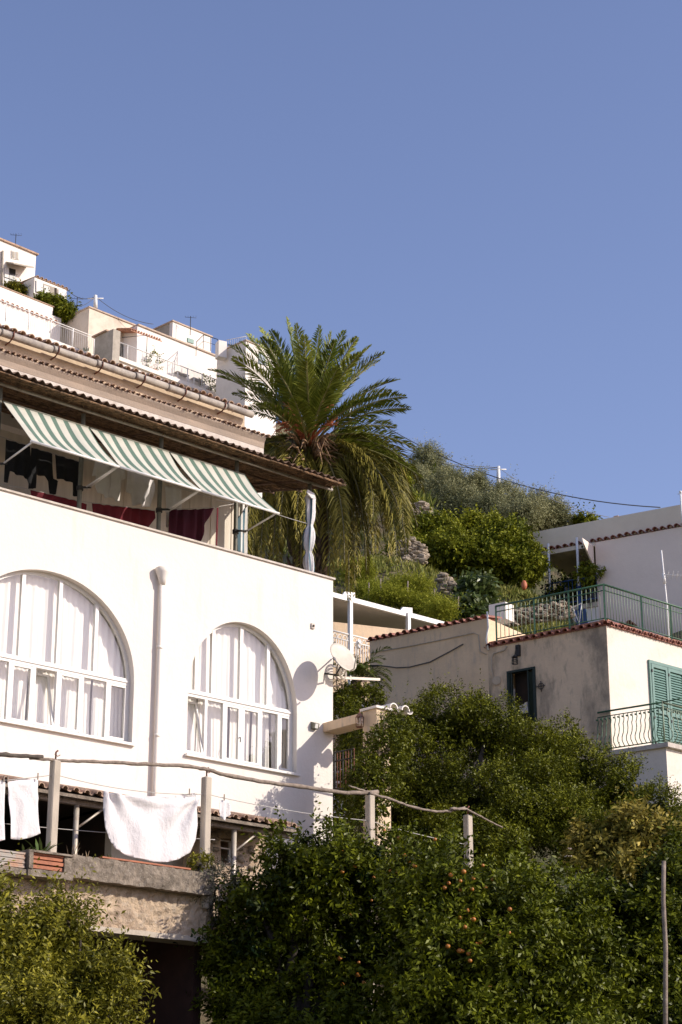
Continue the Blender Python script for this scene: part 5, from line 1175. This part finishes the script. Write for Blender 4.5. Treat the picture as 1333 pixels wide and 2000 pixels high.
stones([(968,1195),(1040,1185),(1110,1175),(1120,1205),(975,1225)],54,300,4,'rubble seen through the green roof railing',(.05,.10))
# grass
rg=np.random.default_rng(9); P=[];TT=[]
def grass_patch(n,x0,x1,y0,y1,h,Y0,Y1,tb):
    xs=rg.uniform(x0,x1,n); Ys=rg.uniform(Y0,Y1,n); ax=(xs-666.5)/FPX
    X=ax*Ys/math.cos(PITCH)*1.02; z=np.array([hz(a,b) for a,b in zip(X,Ys)])
    k=6
    for j in range(k):
        b=np.stack([X+rg.normal(0,.08,n),Ys+rg.normal(0,.08,n),z-.03],1); an=rg.uniform(0,6.28,n); w=.022
        s=np.stack([np.cos(an)*w,np.sin(an)*w,0*an],1); H=h*rg.uniform(.4,1.3,n); ln=rg.normal(0,.35,(n,2))
        tip=b+np.stack([ln[:,0]*H,ln[:,1]*H,H],1); mid=(b+tip)/2+s*.8
        P.append(np.stack([b-s,b+s,mid+s,tip],1)); TT.append(np.clip(tb+rg.normal(0,.2,n),0,1))
grass_patch(6000,640,1090,0,0,.20,52.5,64,.45)
grass_patch(2500,700,900,0,0,.3,52.5,57,.15)
grass_patch(3000,400,1250,0,0,.35,62,76,.3)
grass_patch(6000,1400,2600,0,0,.35,38,66,.3)
go=rec('hillside_grass',np.concatenate(P),M['grass'],None,(0,0,0),np.concatenate(TT)); go['kind']='stuff'; go['label']='tufts of green and straw coloured grass on the terraced slope'
WD=[lobe(760,1172,53,45,10),lobe(830,1188,53,40,10),lobe(720,1158,54,30,10),lobe(700,1120,56,30,20),lobe(800,1150,54,40,12),lobe(860,1195,52,30,12)]
o=leaves('slope_weeds',WD,5200,.075,.022,M['leaf_weed'],None,71,slen=.3,per=8,up=.9,inner=.3); o['kind']='stuff'; o['label']='low weedy ground cover along the slope above the white pergola'
VW=[lobe(930,1160,55,28,22),lobe(915,1190,54,20,14)]
tree('broad_leaf_vine','yellow-green broad-leaved vine over the broken stone wall','vine',VW,500,.2,.13,M['leaf_vine'],72,tr=.03,slen=.3,per=6,base=14.5)
for (x,y0,y1,Y,lab) in ((720,1138,1200,53,'leftmost'),(743,1130,1185,53,'second from the left'),(796,1135,1190,53,'tallest, middle'),(848,1150,1195,53,'second from the right'),(895,1165,1190,53,'rightmost')):
    mb=MB(); mb.tube([PX(x,y1,Y),PX(x+1,y0,Y)],.02,5); tag(mb.build('garden_stake',M['branch']),'thin wooden stake in the weeds above the white pergola, '+lab+' of five','stake','stakes on the slope')
# small potted plants and hedge at the top left
tree('hanging_hedge','dark green bush spilling over the wall below the annex','bush',[lobe(85,592,90,16,9),lobe(110,602,89.5,22,12),lobe(130,610,89,14,8)],900,.2,.1,M['leaf_citrus'],73,tr=.05,slen=.3,per=7,base=PX(100,640,90).z)
tree('balcony_bush','yellow-green bush beneath the hilltop balcony','bush',[lobe(25,568,90,14,8),lobe(40,572,90,10,7)],500,.16,.08,M['leaf_shrub'],74,tr=.04,slen=.3,per=7,base=PX(30,600,90).z)
def potted(x,lab,seed,h=.5):
    a,b,_=G.ab(G.W(x,735,-.6)); t=thing('potted_plant',lab,'potted plant',G.P(a,-.6,zA),'potted plants on the hill terrace')
    mb=MB(); mb.tube([G.P(a,-.6,zA),G.P(a,-.6,zA+.3)],[.14,.2],10); mb.build('pot',M['terracotta'],t)
    c=G.P(a,-.6,zA+.3+h*.6); leaves('foliage',[(c.x,c.y,c.z,.35,.35,h*.6)],60,.14,.06,M['leaf_citrus'],t,seed,slen=.25,per=6)
potted(300,'bare twiggy plant in a large pot at the left of the hill terrace',1,.8); potted(405,'bushy potted plant in the middle of the hill terrace railing',2); potted(435,'small potted plant near the palm end of the hill terrace',3,.4)
a_,b_,z_=fl.ab(fl.W(170,672,-.6)); tt=thing('agave','spiky grey-green agave behind the end of the long white railing','agave',fl.P(a_,-.6,zb_))
mb=MB(); rn=random.Random(6)
def blade(mb,p,d,l,w):
    d=Vector(d).normalized(); s=d.cross(Z).normalized()*w/2; m_=p+d*l*.55; tip=p+d*l-Z*l*.12; nn=s.cross(d).normalized()*w*.12
    mb.add([p-s*.7,p+s*.7,m_-s,m_+s,tip,p-nn,m_-nn*1.5],[(0,1,3,2),(2,3,4),(5,6,3,1),(5,0,2,6),(6,4,3),(6,2,4)])
for i in range(18):
    an=rn.uniform(0,6.28); blade(mb,fl.P(a_,-.6,zb_+.1),(math.cos(an),math.sin(an),rn.uniform(.3,1.6)),rn.uniform(.5,.8),.09)
mb.build('blades',mat('agave_blade',(.13,.16,.10),.5),tt)
# plants on the garden planters
def clump(name,label,cat,px,py,b,n,l,w,mt,seed,upr=1.0):
    p=F.W(px,py,b); mb=MB(); rn=random.Random(seed)
    for i in range(n):
        an=rn.uniform(0,6.28); blade(mb,p+Vector((rn.uniform(-.05,.05),rn.uniform(-.05,.05),0)),(math.cos(an),math.sin(an),upr*rn.uniform(.5,1.8)),l*rn.uniform(.6,1.1),w)
    return tag(mb.build(name,mt),label,cat)
mblade=mat('strap_leaf',(.10,.15,.03),.4,trans=.2); mdry=mat('dry_stalk',(.28,.2,.12),.9)
clump('strap_plant','green strap-leaved plant on the brick planter, left of the first concrete post','plant',50,1668,3.1,5,.32,.04,mblade,1)
clump('strap_plant','bigger strap-leaved plant at the base of the first concrete post','plant',80,1668,3.12,8,.36,.045,mblade,2)
clump('dry_stalks','bare brown stalks on the planter right of the first concrete post','plant',140,1678,3.1,9,.32,.014,mdry,3,2.5)
clump('dry_stalks','two pale dry stalks beside the big white sheet','plant',165,1682,3.1,4,.28,.014,mdry,4,3)
clump('grass_tuft','small green tuft on the planter under the left corner of the sheet','plant',216,1684,3.05,12,.16,.012,mblade,5,2)
cp_=F.W(392,1690,3.15)
tree('flowering_plant','small leafy plant with yellow flowers at the base of the second concrete post','plant',[(cp_.x,cp_.y,cp_.z+.05,.14,.14,.09)],60,.06,.03,M['leaf_shrub'],76,tr=.01,slen=.1,per=7,base=cp_.z-.05)
# porch plants
c=T.P(.15,-.1,20.9); tree('porch_plant','leafy potted plant at the right end of the blue porch railing','plant',[(c.x,c.y,c.z,.35,.3,.3)],90,.16,.08,M['leaf_citrus'],77,tr=.02,slen=.3,per=7,base=20)
c=T.P(1.2,.3,20.6); tree('porch_plant','dark plants standing in the shade of the porch','plant',[(c.x,c.y,c.z,.6,.3,.35)],120,.16,.08,M['leaf_orange'],78,tr=.02,slen=.3,per=7,base=20)
# ================================================================ PALMS
def frond(P0,P1,P2,nl,ll,lw,rg,twist=0,droop=0.0,start=.16,hang=False):
    P0,P1,P2=[np.array(p,float) for p in (P0,P1,P2)]; out=[]; T_=[]
    def bz(t): return (1-t)**2*P0+2*t*(1-t)*P1+t*t*P2
    def tg(t): d=2*(1-t)*(P1-P0)+2*t*(P2-P1); return d/np.linalg.norm(d)
    up=np.array([0,0,1.]); sh=rg.uniform(.0,.5)
    for i in range(nl):
        t=start+(1-start)*(i+rg.uniform(-.3,.3))/nl; t=min(max(t,0.02),1)
        p=bz(t); d=tg(t); s=np.cross(d,up); ns=np.linalg.norm(s); s=s/ns if ns>.05 else np.array([1.,0,0]); s=s*math.cos(twist)+np.cross(d,s)*math.sin(twist); u=np.cross(s,d)
        L_=ll*(math.sin(math.pi*min(1,.18+.80*t))**.55)*rg.uniform(.8,1.12)
        if t>.9: L_*=.8
        for sg in (-1,1):
            ld=s*sg*rg.uniform(.55,.85)+d*(.55+.35*t)+u*rg.uniform(.1,.5)+rg.normal(0,.07,3); ld/=np.linalg.norm(ld)
            w=np.cross(ld,u); w/=np.linalg.norm(w)+1e-9; w=w*.75+u*rg.uniform(-.5,.5); w/=np.linalg.norm(w)
            mid=p+ld*L_*.5; tip=p+ld*L_-up*L_*(.12+droop)
            out.append([p-w*lw*.3,mid-w*lw*.5,tip,mid+w*lw*.5]); T_.append(min(1,max(0,sh+rg.uniform(0,.5))))
    rach=[bz(t) for t in np.linspace(0,.97,12)]
    return out,T_,rach
pc=PX(603,880,41.5)
pt=thing('palm_tree','large date palm with a full crown and long hanging fronds behind the canopy','palm tree',(pc.x,pc.y,7))
rg=np.random.default_rng(12)
def PXo(x,y,dY): return PX(x,y,41.5+dY)
UP=[(408,722,-.6),(446,674,.4),(484,653,.9),(508,640,1.4),(529,646,-.5),(560,621,.5),(578,634,-1.0),(595,656,-1.2),(626,636,.6),(648,650,-.4),(674,646,1.0),(698,660,-.9),(725,676,.4),(751,689,-.3),(780,742,.2),(801,798,-.5),(773,834,.9),(479,801,.9),(819,880,.3),(826,933,-.6),(790,900,1.0),(560,690,1.6),(620,680,1.8),(660,720,-1.5),(540,720,-1.6),(600,700,-1.9),(470,740,1.2),(700,740,1.6),(640,760,-2.0),(575,780,-2.1),(730,780,-1.4),(500,790,-1.6),(424,735,.2),(455,700,-.9),(470,668,-.2),(512,660,-1.4),(765,765,.9),(792,775,-1.0),(742,705,1.0),(705,690,-1.4),(655,665,-1.6),(455,770,.6)]
allq=[];allt=[];rb=MB()
def addf(x,y,dY,kx,ky,nl,ll,lw,dest,**kw):
    P0=pc+Vector((rg.uniform(-.12,.12),rg.uniform(-.12,.12),rg.uniform(-.1,.15))); P2=PXo(x,y,dY)
    P1=PXo(kx,ky,dY*.55); q,tt_,r=frond(P0,P1,P2,nl,ll,lw,rg,**kw); dest[0].extend(q); dest[1].extend(tt_)
    dest[2].tube([Vector(v) for v in r],[.030*(1-.8*i/11)+.003 for i in range(12)],5,0,True,False)
green=([],[],MB()); old=([],[],MB())
for (x,y,d) in UP:
    kx=603+(x-603)*.42; ky=880+(y-880)*.60-abs(x-603)*.20
    if y>840: ky-=25
    addf(x,y,d,kx,ky,78,.47,.036,green,twist=rg.uniform(-.5,.5),start=.27)
# hanging skirt
for i in range(74):
    side=rg.random(); 
    x=rg.uniform(470,800) if i>8 else rg.uniform(640,800)
    f=(x-603)/200
    y=1000+rg.uniform(0,150)-max(0,(x-700))*.55+ (40 if x<700 else 0)
    dY=rg.uniform(-1.6,1.2); kx=603+(x-603)*(.9+.25*rg.random()); ky=850+abs(f)*25+rg.uniform(-35,45)
    addf(x,y,dY,kx,ky,66,.44,.034,old,twist=rg.uniform(-1,1),droop=.35,start=.22)
for i in range(16):
    x=rg.uniform(700,828); y=900+rg.uniform(0,150); addf(x,y,rg.uniform(-1,1),603+(x-603)*.75,800+rg.uniform(0,60),62,.40,.032,green if i%2 else old,twist=rg.uniform(-.8,.8),droop=.15,start=.22)
for i in range(9):
    x=rg.uniform(450,540); y=rg.uniform(850,960); addf(x,y,rg.uniform(.3,1.4),603+(x-603)*.7,815+rg.uniform(0,50),55,.36,.03,old,twist=rg.uniform(-.8,.8),droop=.2,start=.22)
crown=rec('crown',np.array(green[0]),M['palm'],pt,pt['_w'],np.array(green[1])); sk=rec('hanging_fronds',np.array(old[0]),M['palmdry'],pt,pt['_w'],np.array(old[1]))
green[2].build('frond_ribs',M['rachis'],pt); old[2].build('old_frond_ribs',mat('old_palm_rib',(.15,.13,.05),.6),pt)
mb=MB(); rn=random.Random(9)
tp=[Vector((pc.x,pc.y+.1,z)) for z in np.linspace(8,pc.z-.1,16)]; mb.tube(tp,[.36]*14+[.40,.3],14)
for i in range(260):
    z=rn.uniform(12,pc.z-.05); an=rn.uniform(0,6.28); r=.36; d=Vector((math.cos(an),math.sin(an),0)); p=Vector((pc.x,pc.y+.1,z))+d*r*.9; mb.tube([p,p+d*.10+Z*.12,p+d*.16+Z*.3],[.05,.045,.02],5)
mb.build('trunk',M['palmtrunk'],pt)
mb=MB()
for i in range(26):
    an=rn.uniform(-.7,3.9); d=Vector((math.cos(an)*1.0,-.75+rn.uniform(-.3,.3),0)); L_=rn.uniform(.5,1.15); p=pc+Vector((0,-.25,0)); e=p+d*L_*.75+Z*L_*(rn.uniform(.1,.75))
    mb.tube([p,p+d*L_*.4+Z*L_*.45,e],[.034,.026,.014],5)
    for k in range(7): mb.tube([e-d*.02*k,e-d*.02*k+Vector((rn.uniform(-.16,.16),rn.uniform(-.16,.05),rn.uniform(-.16,.14)))],.006,4)
mb.build('fruit_stalks',M['redstalk'],pt)
mb=MB()
for i in range(90):
    an=rn.uniform(0,6.28); d=Vector((math.cos(an),math.sin(an)-.3,0)); p=pc-Z*rn.uniform(-.05,.5)+d*.28; mb.tube([p,p+d*.22+Z*rn.uniform(-.05,.25),p+d*.45+Z*rn.uniform(-.35,.2)],[.045,.03,.006],5)
mb.build('leaf_bases',mat('dry_leaf_base',(.38,.24,.13),.9,(.16,.09,.05),9,(.4,.6)),pt)
# small cycad in the alley
pc2=PX(695,1330,43.2); c2_=thing('small_palm','small dark feathery palm in the alley below the white railing','palm tree',(pc2.x,pc2.y,9.5))
q_=([],[],MB())
for i in range(30):
    an=rg.uniform(0,6.28); d=Vector((math.cos(an),math.sin(an),rg.uniform(-.2,1.1))); P2=pc2+d*.85-Z*.1; P1=pc2+d*.5+Z*.35
    a,b,r=frond(pc2,P1,P2,34,.22,.022,rg,start=.12,droop=.1); q_[0].extend(a); q_[1].extend(b); q_[2].tube([Vector(v) for v in r],.008,4,0,True,False)
rec('fronds',np.array(q_[0]),M['palm'],c2_,c2_['_w'],np.array(q_[1])*.4); q_[2].build('ribs',M['rachis'],c2_)
mb=MB(); mb.tube([Vector((pc2.x,pc2.y,8.5)),pc2],.12,8); mb.build('trunk',M['palmtrunk'],c2_)
for o in bpy.data.objects:
    if '_w' in o: del o['_w']
